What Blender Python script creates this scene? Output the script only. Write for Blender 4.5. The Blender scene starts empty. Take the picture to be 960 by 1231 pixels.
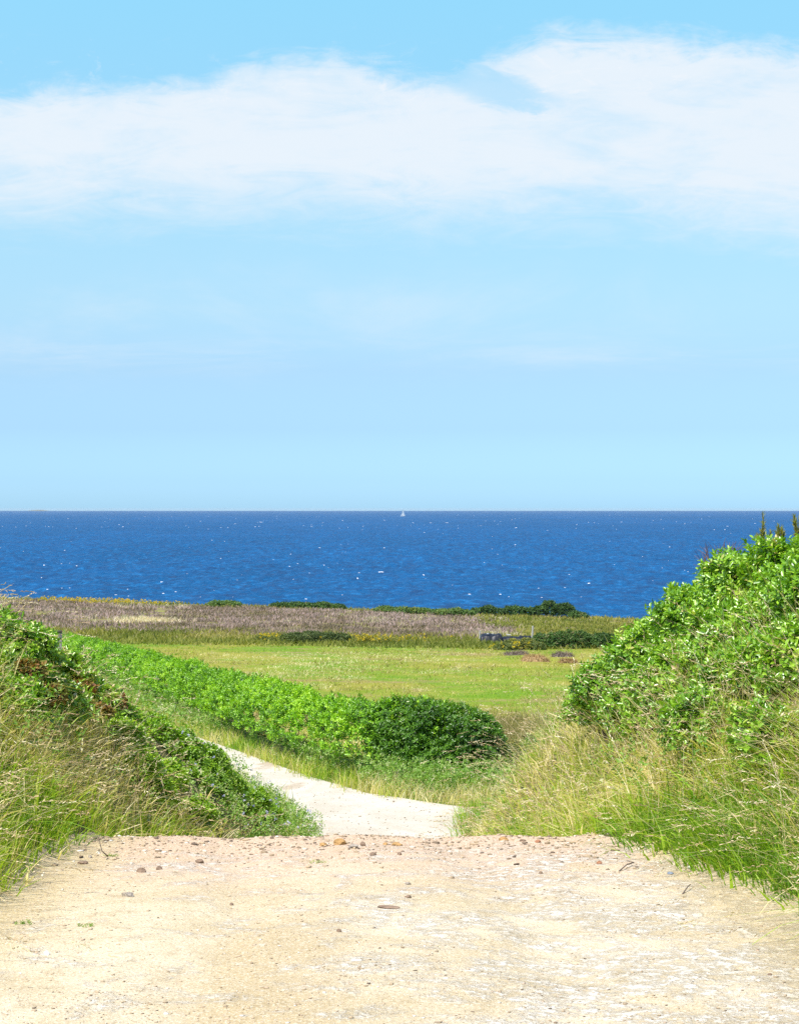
import bpy, bmesh, math
import numpy as np
from mathutils import Vector

RNG = np.random.default_rng(11)
F, EY, CX = 2000.0, 611.5, 480.0          # focal length in photo pixels, eye-level row, centre column
C = bpy.context.scene.collection
R = math.radians

# ------------------------------------------------------------------ maths
def _h(ix, iy, s):
    n = (ix.astype(np.int64)*374761393 + iy.astype(np.int64)*668265263 + s*1442695041) & 0x7fffffff
    n = ((n ^ (n >> 13)) * 1274126177) & 0x7fffffff
    return ((n ^ (n >> 16)) & 0xffff) / 65535.0

def vnoise(x, y, s=0):
    x = np.asarray(x, float); y = np.asarray(y, float)
    ix, iy = np.floor(x), np.floor(y); fx, fy = x-ix, y-iy
    fx = fx*fx*(3-2*fx); fy = fy*fy*(3-2*fy)
    a, b = _h(ix, iy, s), _h(ix+1, iy, s); c, d = _h(ix, iy+1, s), _h(ix+1, iy+1, s)
    return (a*(1-fx)+b*fx)*(1-fy) + (c*(1-fx)+d*fx)*fy

def fbm(x, y, s=0, o=3):
    v = 0; a = .5
    for i in range(o):
        v = v + a*vnoise(np.asarray(x)*2**i+i*7.3, np.asarray(y)*2**i-i*3.1, s+i); a *= .5
    return v/(1-.5**o)

def sstep(a, b, x):
    t = np.clip((np.asarray(x, float)-a)/(b-a), 0, 1); return t*t*(3-2*t)

def norm(v):
    return v/np.maximum(np.linalg.norm(v, axis=-1, keepdims=True), 1e-9)

_ty = np.arange(-40, 420, .25)
_tp = np.interp(_ty, [-40, -5, 0, 5.7, 10.6, 11.2, 12, 13, 16, 20, 26, 30, 35, 42, 50, 60, 80, 95, 120, 150, 200, 240, 420],
                [-1.3, -1.52, -1.58, -1.765, -2.13, -2.225, -2.5, -2.8, -3.55, -4.4, -5.5, -6.0, -6.3, -6.7, -7.05, -7.45, -8.25, -8.85, -9.95, -11.2, -12.55, -13.4, -16])
_k = np.ones(5)/5
_ts = np.convolve(np.pad(_tp, 2, mode='edge'), _k, 'valid')
_k2 = np.ones(41)/41
_ts2 = np.convolve(np.pad(_tp, 20, mode='edge'), _k2, 'valid')
_w = sstep(34, 48, _ty)
_tp = np.where(_ty < 11.4, _tp*.5+_ts*.5, _ts)*(1-_w) + _ts2*_w
def P(y): return np.interp(y, _ty, _tp)

RY = [-10, 0, 5, 8, 11, 14, 17, 20, 24, 27, 31, 34.6, 36.2, 37.5, 40, 42, 47, 57, 75, 100]
RX = [.1, 0, -.03, -.08, -.4, -.42, -.36, -.27, -.2, -.2, -.25, -.35, -1.15, -1.85, -2.75, -3.45, -5.2, -9.2, -17, -28]
RW = [2, 2, 2.05, 2.0, 1.62, 1.36, 1.2, 1.05, .98, 1.05, 1.42, 1.95, 1.45, 1.15, .95, .85, .75, .8, .9, 1]
def rc(y): return np.interp(y, RY, RX)
def rw(y): return np.interp(y, RY, RW)
def trackL(y): return rc(y)-rw(y)
def trackR(y): return rc(y)+rw(y)

def H(x, y):
    x = np.asarray(x, float); y = np.asarray(y, float)
    z = P(y) - .033*x*sstep(60, 200, y)*np.clip(60/np.maximum(np.abs(x), 60), 0, 1)
    sl = trackL(y)-x
    hl = np.interp(y, [-10, 5, 10, 13, 20, 25, 30, 36], [1.0, 1.2, 1.5, 1.75, 1.6, 1.15, .3, 0])
    z = z + hl*sstep(-.1, 1.55, sl) + .25*hl*sstep(2, 6, sl)
    sr = x-trackR(y)
    hr = np.interp(y, [-10, 5, 11, 15, 20, 24, 28, 33, 38], [.9, 1.05, 1.25, 1.6, 1.95, 1.6, .85, .2, 0])
    z = z + hr*sstep(-.1, np.interp(y, [12, 18], [1.7, 1.4]), sr) + .25*hr*sstep(2, 6, sr)
    off = np.maximum(np.abs(x-rc(y))-rw(y), 0)
    b = sstep(0, .8, off)
    z = z + b*(.12*(fbm(x*1.3, y*1.3, 3)-.5) + .25*sstep(30, 80, y)*(fbm(x*.12, y*.12, 5)-.5))
    z = z + (1-b)*.02*(fbm(x*2.2, y*2.2, 8)-.5)
    # cliff
    ce = 207 + 7*(fbm(x*.06, x*0+.5, 21)-.5)
    z = z - 20*sstep(0, 9, y-ce) 
    return z

def at(px, py, d):
    return np.array([(px-CX)/F*d, d, -(py-EY)/F*d])

def ground_at(px, py):
    ys = np.concatenate([np.arange(4.5, 40, .02), np.arange(40, 205, .1)])
    xs = (px-CX)/F*ys; zs = -(py-EY)/F*ys
    g = H(xs, ys)
    k = np.argmax(g >= zs)
    return np.array([xs[k], ys[k], g[k]])

# ------------------------------------------------------------------ objects
def link(o, parent=None):
    C.objects.link(o)
    if parent is not None: o.parent = parent
    return o

def mesh(name, V, faces, mat=None, parent=None, attrs=None, smooth=False, origin=None):
    V = np.asarray(V, dtype=np.float32).reshape(-1, 3)
    if origin is not None: V = V - np.asarray(origin, np.float32)
    if not isinstance(faces, (list, tuple)): faces = [faces]
    faces = [np.asarray(f, np.int32) for f in faces if len(f)]
    loops = np.concatenate([f.ravel() for f in faces])
    tot = np.concatenate([np.full(len(f), f.shape[1], np.int32) for f in faces])
    start = np.concatenate([[0], np.cumsum(tot)[:-1]]).astype(np.int32)
    me = bpy.data.meshes.new(name)
    me.vertices.add(len(V)); me.vertices.foreach_set('co', V.ravel())
    me.loops.add(len(loops)); me.loops.foreach_set('vertex_index', loops)
    me.polygons.add(len(tot)); me.polygons.foreach_set('loop_start', start); me.polygons.foreach_set('loop_total', tot)
    if smooth: me.polygons.foreach_set('use_smooth', np.ones(len(tot), bool))
    for k, a in (attrs or {}).items():
        at_ = me.attributes.new(k, 'FLOAT', 'POINT'); at_.data.foreach_set('value', np.asarray(a, np.float32))
    me.update(calc_edges=True)
    if mat: me.materials.append(mat)
    o = bpy.data.objects.new(name, me)
    if origin is not None: o.location = Vector([float(v) for v in origin])
    return link(o, parent)

def tag(o, label=None, cat=None, group=None, kind=None):
    if label: o['label'] = label
    if cat: o['category'] = cat
    if group: o['group'] = group
    if kind: o['kind'] = kind
    return o

def thing(name, loc, label, cat, group=None):
    o = bpy.data.objects.new(name, None); o.empty_display_size = .2
    o.location = Vector([float(v) for v in loc]); C.objects.link(o)
    return tag(o, label, cat, group)

def merge(parts):
    Vs, Fs, As = [], {}, []
    n = 0
    for V, f, a in parts:
        Vs.append(V); As.append(a)
        Fs.setdefault(f.shape[1], []).append(f+n); n += len(V)
    return np.concatenate(Vs), [np.concatenate(v) for v in Fs.values()], np.concatenate(As)

# ------------------------------------------------------------------ materials
def newmat(name):
    m = bpy.data.materials.new(name); m.use_nodes = True
    nt = m.node_tree; nt.nodes.clear()
    out = nt.nodes.new('ShaderNodeOutputMaterial')
    return m, nt, out

def N(nt, t, **kw):
    n = nt.nodes.new(t)
    for k, v in kw.items():
        if k.startswith('i_'): n.inputs[k[2:].replace('_', ' ')].default_value = v
        else: setattr(n, k, v)
    return n

def ramp(nt, stops, inter='LINEAR'):
    r = nt.nodes.new('ShaderNodeValToRGB'); r.color_ramp.interpolation = inter
    e = r.color_ramp.elements
    while len(e) < len(stops): e.new(.5)
    for el, (p, c) in zip(e, stops):
        el.position = p; el.color = (*c, 1) if len(c) == 3 else c
    return r

def leafmat(name, stops, rough=.42, spec=.5, trans=.3, tm=(1.5, 1.6, .6)):
    m, nt, out = newmat(name); L = nt.links.new
    a = N(nt, 'ShaderNodeAttribute', attribute_name='tint')
    r = ramp(nt, stops); L(a.outputs['Fac'], r.inputs[0])
    p = N(nt, 'ShaderNodeBsdfPrincipled'); p.inputs['Roughness'].default_value = rough
    p.inputs['Specular IOR Level'].default_value = spec
    L(r.outputs[0], p.inputs['Base Color'])
    t = N(nt, 'ShaderNodeBsdfTranslucent')
    mx = N(nt, 'ShaderNodeMixRGB', blend_type='MULTIPLY'); mx.inputs[0].default_value = 1
    mx.inputs[2].default_value = (*tm, 1); L(r.outputs[0], mx.inputs[1]); L(mx.outputs[0], t.inputs[0])
    ms = N(nt, 'ShaderNodeMixShader'); ms.inputs[0].default_value = trans
    L(p.outputs[0], ms.inputs[1]); L(t.outputs[0], ms.inputs[2]); L(ms.outputs[0], out.inputs[0])
    return m

def plain(name, col, rough=.7, spec=.3, vary=.25, scale=8.0, bump=.2, metal=0):
    m, nt, out = newmat(name); L = nt.links.new
    tc = N(nt, 'ShaderNodeTexCoord')
    n = N(nt, 'ShaderNodeTexNoise'); n.inputs['Scale'].default_value = scale; n.inputs['Detail'].default_value = 5
    L(tc.outputs['Object'], n.inputs['Vector'])
    r = ramp(nt, [(.3, [c*(1-vary) for c in col]), (.7, [min(1, c*(1+vary)) for c in col])]); L(n.outputs[0], r.inputs[0])
    p = N(nt, 'ShaderNodeBsdfPrincipled'); p.inputs['Roughness'].default_value = rough; p.inputs['Specular IOR Level'].default_value = spec
    p.inputs['Metallic'].default_value = metal
    L(r.outputs[0], p.inputs['Base Color'])
    b = N(nt, 'ShaderNodeBump'); b.inputs['Strength'].default_value = bump; b.inputs['Distance'].default_value = .02
    L(n.outputs[0], b.inputs['Height']); L(b.outputs[0], p.inputs['Normal']); L(p.outputs[0], out.inputs[0])
    return m

def noise(nt, vec, scale, detail=4, rough=.55, dist=0, stretch=None):
    L = nt.links.new
    if stretch is not None:
        mp = N(nt, 'ShaderNodeMapping'); mp.inputs['Scale'].default_value = stretch; L(vec, mp.inputs[0]); vec = mp.outputs[0]
    n = N(nt, 'ShaderNodeTexNoise'); n.inputs['Scale'].default_value = scale; n.inputs['Detail'].default_value = detail
    n.inputs['Roughness'].default_value = rough; n.inputs['Distortion'].default_value = dist
    L(vec, n.inputs['Vector']); return n.outputs[0]

def mapr(nt, v, a, b, c=0., d=1.):
    m = N(nt, 'ShaderNodeMapRange'); m.interpolation_type = 'SMOOTHSTEP'
    for i, x in zip((1, 2, 3, 4), (a, b, c, d)): m.inputs[i].default_value = x
    nt.links.new(v, m.inputs[0]); return m.outputs[0]

def mixc(nt, fac, a, b, mode='MIX'):
    m = N(nt, 'ShaderNodeMixRGB', blend_type=mode); L = nt.links.new
    for i, v in ((0, fac), (1, a), (2, b)):
        if isinstance(v, (int, float)): m.inputs[i].default_value = v
        elif isinstance(v, (tuple, list)): m.inputs[i].default_value = (*v, 1)
        else: L(v, m.inputs[i])
    return m.outputs[0]

def math_(nt, op, a, b=None, c=None):
    m = N(nt, 'ShaderNodeMath', operation=op)
    for i, v in enumerate((a, b, c)):
        if v is None: continue
        if isinstance(v, (int, float)): m.inputs[i].default_value = v
        else: nt.links.new(v, m.inputs[i])
    return m.outputs[0]

# soil / turf under everything
def terrain_mat():
    m, nt, out = newmat('turf'); L = nt.links.new
    g = N(nt, 'ShaderNodeNewGeometry'); pos = g.outputs['Position']
    sx = N(nt, 'ShaderNodeSeparateXYZ'); L(pos, sx.inputs[0]); y = sx.outputs['Y']
    n1 = noise(nt, pos, .35, 6); n2 = noise(nt, pos, 6, 5); n3 = noise(nt, pos, .05, 4)
    near = mixc(nt, mapr(nt, n2, .35, .65), (.05, .055, .018), (.13, .11, .05))
    mid = mixc(nt, mapr(nt, n1, .35, .65), (.10, .15, .02), (.20, .19, .06))
    far = mixc(nt, mapr(nt, n1, .4, .62), (.16, .12, .085), (.2, .2, .05))
    yy = math_(nt, 'ADD', y, math_(nt, 'MULTIPLY', n3, 20.0))
    c = mixc(nt, mapr(nt, y, 30, 38), near, mid)
    c = mixc(nt, mapr(nt, yy, 135, 142), c, far)
    p = N(nt, 'ShaderNodeBsdfPrincipled'); p.inputs['Roughness'].default_value = .95; p.inputs['Specular IOR Level'].default_value = .1
    L(c, p.inputs['Base Color'])
    b = N(nt, 'ShaderNodeBump'); b.inputs['Strength'].default_value = .6; b.inputs['Distance'].default_value = .05
    L(n2, b.inputs['Height']); L(b.outputs[0], p.inputs['Normal']); L(p.outputs[0], out.inputs[0])
    return m

def field_mat():
    m, nt, out = newmat('mown_grass'); L = nt.links.new
    g = N(nt, 'ShaderNodeNewGeometry'); pos = g.outputs['Position']
    a = noise(nt, pos, .11, 5, .6, .5, (1, .6, 1)); b_ = noise(nt, pos, .5, 6, .65, .3); c_ = noise(nt, pos, 4, 4)
    d_ = noise(nt, pos, .23, 6, .7, .8, (.6, 1, 1))
    c = mixc(nt, mapr(nt, a, .38, .6), (.12, .21, .012), (.235, .225, .035))
    c = mixc(nt, mapr(nt, b_, .45, .7, 0, .75), c, (.24, .22, .05))
    c = mixc(nt, mapr(nt, d_, .54, .66, 0, .85), c, (.25, .17, .09))
    c = mixc(nt, mapr(nt, c_, .4, .7, 0, .4), c, (.07, .13, .01))
    p = N(nt, 'ShaderNodeBsdfPrincipled'); p.inputs['Roughness'].default_value = .95; p.inputs['Specular IOR Level'].default_value = .1
    L(c, p.inputs['Base Color'])
    b = N(nt, 'ShaderNodeBump'); b.inputs['Strength'].default_value = .7; b.inputs['Distance'].default_value = .1
    L(b_, b.inputs['Height']); L(b.outputs[0], p.inputs['Normal']); L(p.outputs[0], out.inputs[0])
    return m

def track_mat():
    m, nt, out = newmat('sandy_track'); L = nt.links.new
    g = N(nt, 'ShaderNodeNewGeometry'); pos = g.outputs['Position']
    s = N(nt, 'ShaderNodeSeparateXYZ'); L(pos, s.inputs[0]); x, y = s.outputs['X'], s.outputs['Y']
    n1 = noise(nt, pos, 1.1, 6, .6, .4); n2 = noise(nt, pos, 7, 6, .65); n3 = noise(nt, pos, 45, 5, .7); n4 = noise(nt, pos, 2.6, 7, .7, .8)
    n5 = noise(nt, pos, 18, 5, .6, .3)
    c = mixc(nt, mapr(nt, n1, .35, .65), (.49, .40, .25), (.60, .51, .365))
    # yellow-brown dirt on the wheel lines
    wl = mapr(nt, math_(nt, 'ABSOLUTE', math_(nt, 'SUBTRACT', x, math_(nt, 'ADD', -.62, math_(nt, 'MULTIPLY', n1, .25)))), .1, .45, 1, 0)
    c = mixc(nt, math_(nt, 'MULTIPLY', wl, mapr(nt, y, 9.5, 7.5, .0, .55)), c, (.42, .32, .17))
    # pink crushed brick near the crest
    pk = math_(nt, 'MULTIPLY', mapr(nt, math_(nt, 'ADD', y, math_(nt, 'MULTIPLY', n4, 3.4)), 9.7, 11.8), .85)
    c = mixc(nt, pk, c, (.54, .375, .265))
    # chalky stone showing through, mostly on the right half
    ch = math_(nt, 'ADD', n4, math_(nt, 'MULTIPLY', mapr(nt, x, -.8, 1.1), .10))
    ch = math_(nt, 'MULTIPLY', mapr(nt, ch, .5, .66), mapr(nt, y, 11, 9.6))
    n6 = noise(nt, pos, 140, 3, .7); n7 = noise(nt, pos, 75, 4, .75)
    ch2 = math_(nt, 'MULTIPLY', ch, mapr(nt, math_(nt, 'ADD', n5, math_(nt, 'MULTIPLY', n7, .5)), .62, .86))
    c = mixc(nt, math_(nt, 'MULTIPLY', ch2, .85), c, (.74, .71, .65))
    ex = math_(nt, 'ADD', math_(nt, 'ABSOLUTE', math_(nt, 'ADD', x, .1)), math_(nt, 'MULTIPLY', n1, .5))
    c = mixc(nt, mapr(nt, ex, 1.65, 2.0, 0, .8), c, (.47, .37, .20))
    c = mixc(nt, mapr(nt, n2, .5, .72, 0, .6), c, (.36, .28, .155))
    c = mixc(nt, mapr(nt, n5, .6, .7, 0, .55), c, (.6, .55, .46))
    c = mixc(nt, mapr(nt, n3, .6, .72, 0, .5), c, (.22, .18, .13))
    c = mixc(nt, mapr(nt, n3, .40, .30, 0, .45), c, (.64, .58, .47))
    c = mixc(nt, mapr(nt, n7, .52, .66, 0, .8), c, (.70, .64, .52))
    c = mixc(nt, mapr(nt, n7, .46, .32, 0, .75), c, (.30, .22, .125))
    c = mixc(nt, math_(nt, 'MULTIPLY', mapr(nt, n6, .58, .68, 0, .75), mapr(nt, y, 7.5, 10, .5, 1)), c, (.19, .15, .11))
    c = mixc(nt, mapr(nt, n6, .44, .32, 0, .8), c, (.72, .68, .58))
    p = N(nt, 'ShaderNodeBsdfPrincipled'); p.inputs['Roughness'].default_value = .95; p.inputs['Specular IOR Level'].default_value = .15
    L(c, p.inputs['Base Color'])
    h = math_(nt, 'ADD', math_(nt, 'ADD', math_(nt, 'MULTIPLY', n3, .5), math_(nt, 'MULTIPLY', n7, .5)), math_(nt, 'ADD', n2, math_(nt, 'MULTIPLY', ch2, .6)))
    b = N(nt, 'ShaderNodeBump'); b.inputs['Strength'].default_value = .7; b.inputs['Distance'].default_value = .03
    L(h, b.inputs['Height']); L(b.outputs[0], p.inputs['Normal']); L(p.outputs[0], out.inputs[0])
    return m

def gravel_mat():
    m, nt, out = newmat('pale_gravel'); L = nt.links.new
    g = N(nt, 'ShaderNodeNewGeometry'); pos = g.outputs['Position']
    n1 = noise(nt, pos, .5, 6, .6, .4, (1, .5, 1)); n2 = noise(nt, pos, 5, 6, .7); n3 = noise(nt, pos, 25, 4, .7)
    c = mixc(nt, mapr(nt, n1, .4, .65), (.41, .37, .30), (.49, .46, .40))
    c = mixc(nt, mapr(nt, n2, .52, .72, 0, .6), c, (.34, .29, .21))
    c = mixc(nt, mapr(nt, n1, .58, .68, 0, .8), c, (.33, .26, .18))
    n4 = noise(nt, pos, 60, 4, .75)
    c = mixc(nt, mapr(nt, n3, .55, .7, 0, .65), c, (.25, .22, .18))
    c = mixc(nt, mapr(nt, n4, .55, .68, 0, .3), c, (.28, .25, .2))
    c = mixc(nt, mapr(nt, n4, .44, .34, 0, .7), c, (.66, .64, .6))
    p = N(nt, 'ShaderNodeBsdfPrincipled'); p.inputs['Roughness'].default_value = .95; p.inputs['Specular IOR Level'].default_value = .1
    L(c, p.inputs['Base Color'])
    b = N(nt, 'ShaderNodeBump'); b.inputs['Strength'].default_value = .6; b.inputs['Distance'].default_value = .03
    L(n2, b.inputs['Height']); L(b.outputs[0], p.inputs['Normal']); L(p.outputs[0], out.inputs[0])
    return m

def sea_mat():
    m, nt, out = newmat('sea_water'); L = nt.links.new
    g = N(nt, 'ShaderNodeNewGeometry'); pos = g.outputs['Position']
    n1 = noise(nt, pos, .004, 5, .6, .4, (1, .25, 1)); n2 = noise(nt, pos, .3, 5, .65, .2, (1, .4, 1)); n3 = noise(nt, pos, 1.1, 4, .6, 0, (1, .5, 1)); n4 = noise(nt, pos, .03, 6, .7, .3, (1, .2, 1))
    n1 = math_(nt, 'ADD', math_(nt, 'MULTIPLY', n1, .5), math_(nt, 'MULTIPLY', n4, .5))
    c = mixc(nt, mapr(nt, n1, .38, .62), (.004, .060, .165), (.006, .076, .215))
    n5 = noise(nt, pos, .7, 5, .75, .2, (.7, .4, 1))
    c = mixc(nt, mapr(nt, n5, .48, .64, 0, .7), c, (.016, .14, .34))
    c = mixc(nt, mapr(nt, n2, .4, .7, 0, .85), c, (.002, .033, .11))
    p = N(nt, 'ShaderNodeBsdfDiffuse'); L(c, p.inputs[0])
    gl = N(nt, 'ShaderNodeBsdfGlossy'); gl.inputs['Roughness'].default_value = .25
    ms = N(nt, 'ShaderNodeMixShader'); L(mapr(nt, n2, .3, .75, .03, .10), ms.inputs[0]); L(p.outputs[0], ms.inputs[1]); L(gl.outputs[0], ms.inputs[2])
    b = N(nt, 'ShaderNodeBump'); b.inputs['Strength'].default_value = 1; b.inputs['Distance'].default_value = .9
    L(math_(nt, 'ADD', n2, math_(nt, 'MULTIPLY', n3, .4)), b.inputs['Height']); L(b.outputs[0], p.inputs['Normal']); L(b.outputs[0], gl.inputs['Normal']); L(ms.outputs[0], out.inputs[0])
    return m

M = dict(
    terrain=terrain_mat(), field=field_mat(), track=track_mat(), gravel=gravel_mat(), sea=sea_mat(),
    bright=leafmat('bright_leaf', [(0, (.07, .16, .012)), (.4, (.14, .31, .012)), (.75, (.29, .48, .03)), (.92, (.46, .52, .10)), (1, (.50, .38, .20))], .34, .75, .2),
    hedge=leafmat('hedge_leaf', [(0, (.055, .15, .01)), (.5, (.20, .42, .012)), (1, (.38, .58, .03))], .4, .5, .25),
    dark=leafmat('dark_leaf', [(0, (.022, .06, .01)), (.5, (.075, .19, .012)), (.9, (.17, .33, .025)), (1, (.40, .42, .2))], .36, .6, .28),
    fresh=leafmat('fresh_leaf', [(0, (.07, .15, .012)), (.5, (.22, .40, .016)), (.9, (.38, .54, .03)), (1, (.40, .42, .2))], .36, .6, .32),
    coast=leafmat('coast_leaf', [(0, (.03, .06, .015)), (.5, (.055, .12, .025)), (.85, (.09, .17, .03)), (1, (.20, .15, .08))], .6, .3, .2),
    coastlight=leafmat('coast_light_leaf', [(0, (.06, .12, .03)), (.6, (.12, .21, .05)), (1, (.25, .24, .06))], .6, .3, .2),
    scrub=leafmat('scrub_leaf', [(0, (.04, .065, .02)), (.5, (.09, .13, .03)), (.8, (.14, .17, .05)), (1, (.33, .28, .04))], .6, .3, .2),
    rusty=leafmat('rusty_leaf', [(0, (.10, .15, .02)), (.4, (.22, .16, .03)), (.75, (.27, .11, .03)), (1, (.16, .07, .04))], .6, .3, .25),
    grass=leafmat('grass_blade', [(0, (.13, .28, .014)), (.28, (.30, .46, .02)), (.48, (.46, .50, .055)), (.62, (.54, .47, .14)), (.78, (.72, .60, .27)), (1, (.86, .76, .48))], .5, .4, .42, (1.25, 1.3, .7)),
    straw=leafmat('dry_stalk', [(0, (.34, .23, .14)), (.45, (.54, .41, .26)), (.8, (.68, .56, .39)), (1, (.78, .70, .54))], .6, .3, .3),
    weed=leafmat('weed_leaf', [(0, (.10, .22, .02)), (.5, (.21, .36, .05)), (.8, (.36, .42, .17)), (1, (.55, .52, .34))], .5, .4, .3),
    heather=leafmat('heather_sprig', [(0, (.17, .14, .08)), (.4, (.31, .225, .20)), (.75, (.41, .305, .295)), (.93, (.24, .25, .09)), (1, (.55, .48, .32))], .8, .1, .2),
    coastgrass=leafmat('rough_grass', [(0, (.12, .15, .025)), (.4, (.22, .23, .045)), (.75, (.32, .28, .07)), (1, (.45, .38, .2))], .7, .2, .3),
    roughgrass=leafmat('brown_grass', [(0, (.08, .12, .02)), (.35, (.18, .19, .045)), (.65, (.30, .24, .09)), (1, (.52, .42, .26))], .7, .2, .3, (1.2, 1.2, .8)),
    yellow=leafmat('yellow_flower', [(0, (.35, .28, .02)), (1, (.62, .45, .02))], .6, .2, .3),
    blue=leafmat('blue_flower', [(0, (.25, .27, .5)), (1, (.5, .5, .72))], .6, .2, .3),
    needle=leafmat('needle', [(0, (.20, .21, .04)), (.6, (.36, .35, .08)), (1, (.44, .34, .15))], .7, .2, .5),
    bark=plain('bark', (.12, .09, .065), .9, .1),
    deadwood=plain('dead_twig', (.19, .13, .13), .9, .1),
    stick=plain('stick', (.13, .10, .085), .9, .1),
    tan=plain('tan_stone', (.36, .22, .09), .85, .2, .3, 25, .6),
    brown=plain('brown_stone', (.20, .14, .10), .85, .2, .35, 30, .6),
    grey=plain('grey_stone', (.30, .26, .22), .85, .2, .3, 30, .6),
    white=plain('white_stone', (.62, .60, .55), .85, .2, .2, 30, .6),
    red=plain('red_stone', (.30, .14, .08), .85, .2, .3, 30, .6),
    blueg=plain('blue_grey_stone', (.16, .19, .24), .85, .2, .3, 30, .6),
    pebble=leafmat('pebble', [(0, (.12, .09, .07)), (.25, (.28, .21, .14)), (.55, (.42, .33, .22)), (.8, (.48, .36, .27)), (1, (.66, .62, .55))], .9, .15, 0),
    plastic=plain('black_plastic', (.010, .012, .02), .45, .3, .3, 3, .5),
    tie=plain('pale_tie', (.55, .55, .57), .6, .3),
    hay=leafmat('hay', [(0, (.19, .12, .05)), (.5, (.38, .25, .12)), (1, (.50, .36, .2))], .8, .1, .15),
    greyhay=leafmat('grey_hay', [(0, (.10, .085, .075)), (.6, (.22, .17, .15)), (1, (.33, .25, .19))], .8, .1, .15),
    post=plain('weathered_post', (.50, .47, .42), .85, .2, .2, 20),
    cap=plain('dark_cap', (.06, .05, .045), .8, .2),
    sail=plain('sailcloth', (.82, .82, .80), .7, .2, .04, 2, .05),
    hull=plain('white_hull', (.78, .78, .77), .35, .5, .04, 2, .02),
    alu=plain('mast_metal', (.6, .6, .6), .4, .5, .05),
    foam=plain('foam', (.80, .83, .86), .9, .1, .1, .5, .3),
    isle=plain('far_land', (.12, .13, .10), .95, .1, .3, .01),
)

# ------------------------------------------------------------------ plant builders
def leaves(Pn, D, U, Lg, Wd, tint, fold=.35, curl=.15):
    """Pn base, D direction, U upper-side normal; two folded quads per leaf."""
    n = len(Pn); D = norm(D); S = norm(np.cross(D, U)); U = norm(np.cross(S, D))
    Lg = np.asarray(Lg)[:, None]; Wd = np.asarray(Wd)[:, None]*.5
    def pt(t, w, u): return Pn + D*Lg*t + S*Wd*w + U*(Wd*u)
    dn = -curl*Lg/np.maximum(Wd, 1e-6)
    V = np.stack([pt(0, 0, 0), pt(.3, -.9, fold), pt(.68, -.85, fold+dn*.3), pt(1, 0, dn), pt(.68, .85, fold+dn*.3), pt(.3, .9, fold)], 1)
    b = (np.arange(n)*6)[:, None]
    q = np.concatenate([b+np.array([[0, 3, 2, 1]]), b+np.array([[0, 5, 4, 3]])])
    return V.reshape(-1, 3), q, np.repeat(tint, 6)

def sprigs(Pn, A, k, slen, lgt, wr, tint, jit=.12, spread=(35, 85), tipdry=None):
    """sprigs at Pn along axis A, each with k leaves in a spiral."""
    n = len(Pn); A = norm(A)
    ref = norm(RNG.normal(size=(n, 3))); X = norm(np.cross(A, ref)); Y = np.cross(A, X)
    t = (np.arange(k)+.6)/k
    az = np.arange(k)*2.399 + 0
    az = az[None]+RNG.uniform(0, 6.28, (n, 1))+RNG.normal(0, .3, (n, k))
    el = np.radians(spread[1]+(spread[0]-spread[1])*t)[None]+RNG.normal(0, .18, (n, k))
    rad = X[:, None]*np.cos(az)[..., None]+Y[:, None]*np.sin(az)[..., None]
    D = A[:, None]*np.cos(el)[..., None]+rad*np.sin(el)[..., None]
    U = A[:, None]*np.sin(el)[..., None]-rad*np.cos(el)[..., None] + RNG.normal(0, .35, (n, k, 3))
    B = Pn[:, None]+A[:, None]*(t[None, :, None]*np.broadcast_to(slen, (n,))[:, None, None])
    Lg = np.broadcast_to(lgt, (n,))[:, None]*(1-.35*t[None]**2)*RNG.uniform(.75, 1.2, (n, k))
    T = np.clip(np.broadcast_to(tint, (n,))[:, None]+RNG.normal(0, jit, (n, k)), 0, 1)
    return leaves(B.reshape(-1, 3), D.reshape(-1, 3), U.reshape(-1, 3), Lg.ravel(), Lg.ravel()*wr, T.ravel())

def tubes(polys, r0, r1, sides=4):
    Vs, Fs = [], []; n = 0
    for k, pl in enumerate(polys):
        pl = np.asarray(pl, float); m = len(pl)
        a, b = (r0[k], r1[k]) if hasattr(r0, '__len__') else (r0, r1)
        T = norm(np.gradient(pl, axis=0)); ref = np.where(np.abs(T[:, 2:3]) > .9, [[1., 0, 0]], [[0, 0, 1.]])
        X = norm(np.cross(T, ref)); Y = np.cross(T, X)
        an = np.arange(sides)/sides*2*np.pi
        rr = np.linspace(a, b, m)[:, None, None]
        V = pl[:, None]+rr*(X[:, None]*np.cos(an)[None, :, None]+Y[:, None]*np.sin(an)[None, :, None])
        Vs.append(V.reshape(-1, 3))
        i = np.arange(m-1)[:, None]*sides; j = np.arange(sides)[None]; j2 = (j+1) % sides
        q = np.stack([i+j, i+j2, i+sides+j2, i+sides+j], -1).reshape(-1, 4)
        Fs.append(q+n); n += m*sides
    return np.concatenate(Vs), np.concatenate(Fs)

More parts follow.
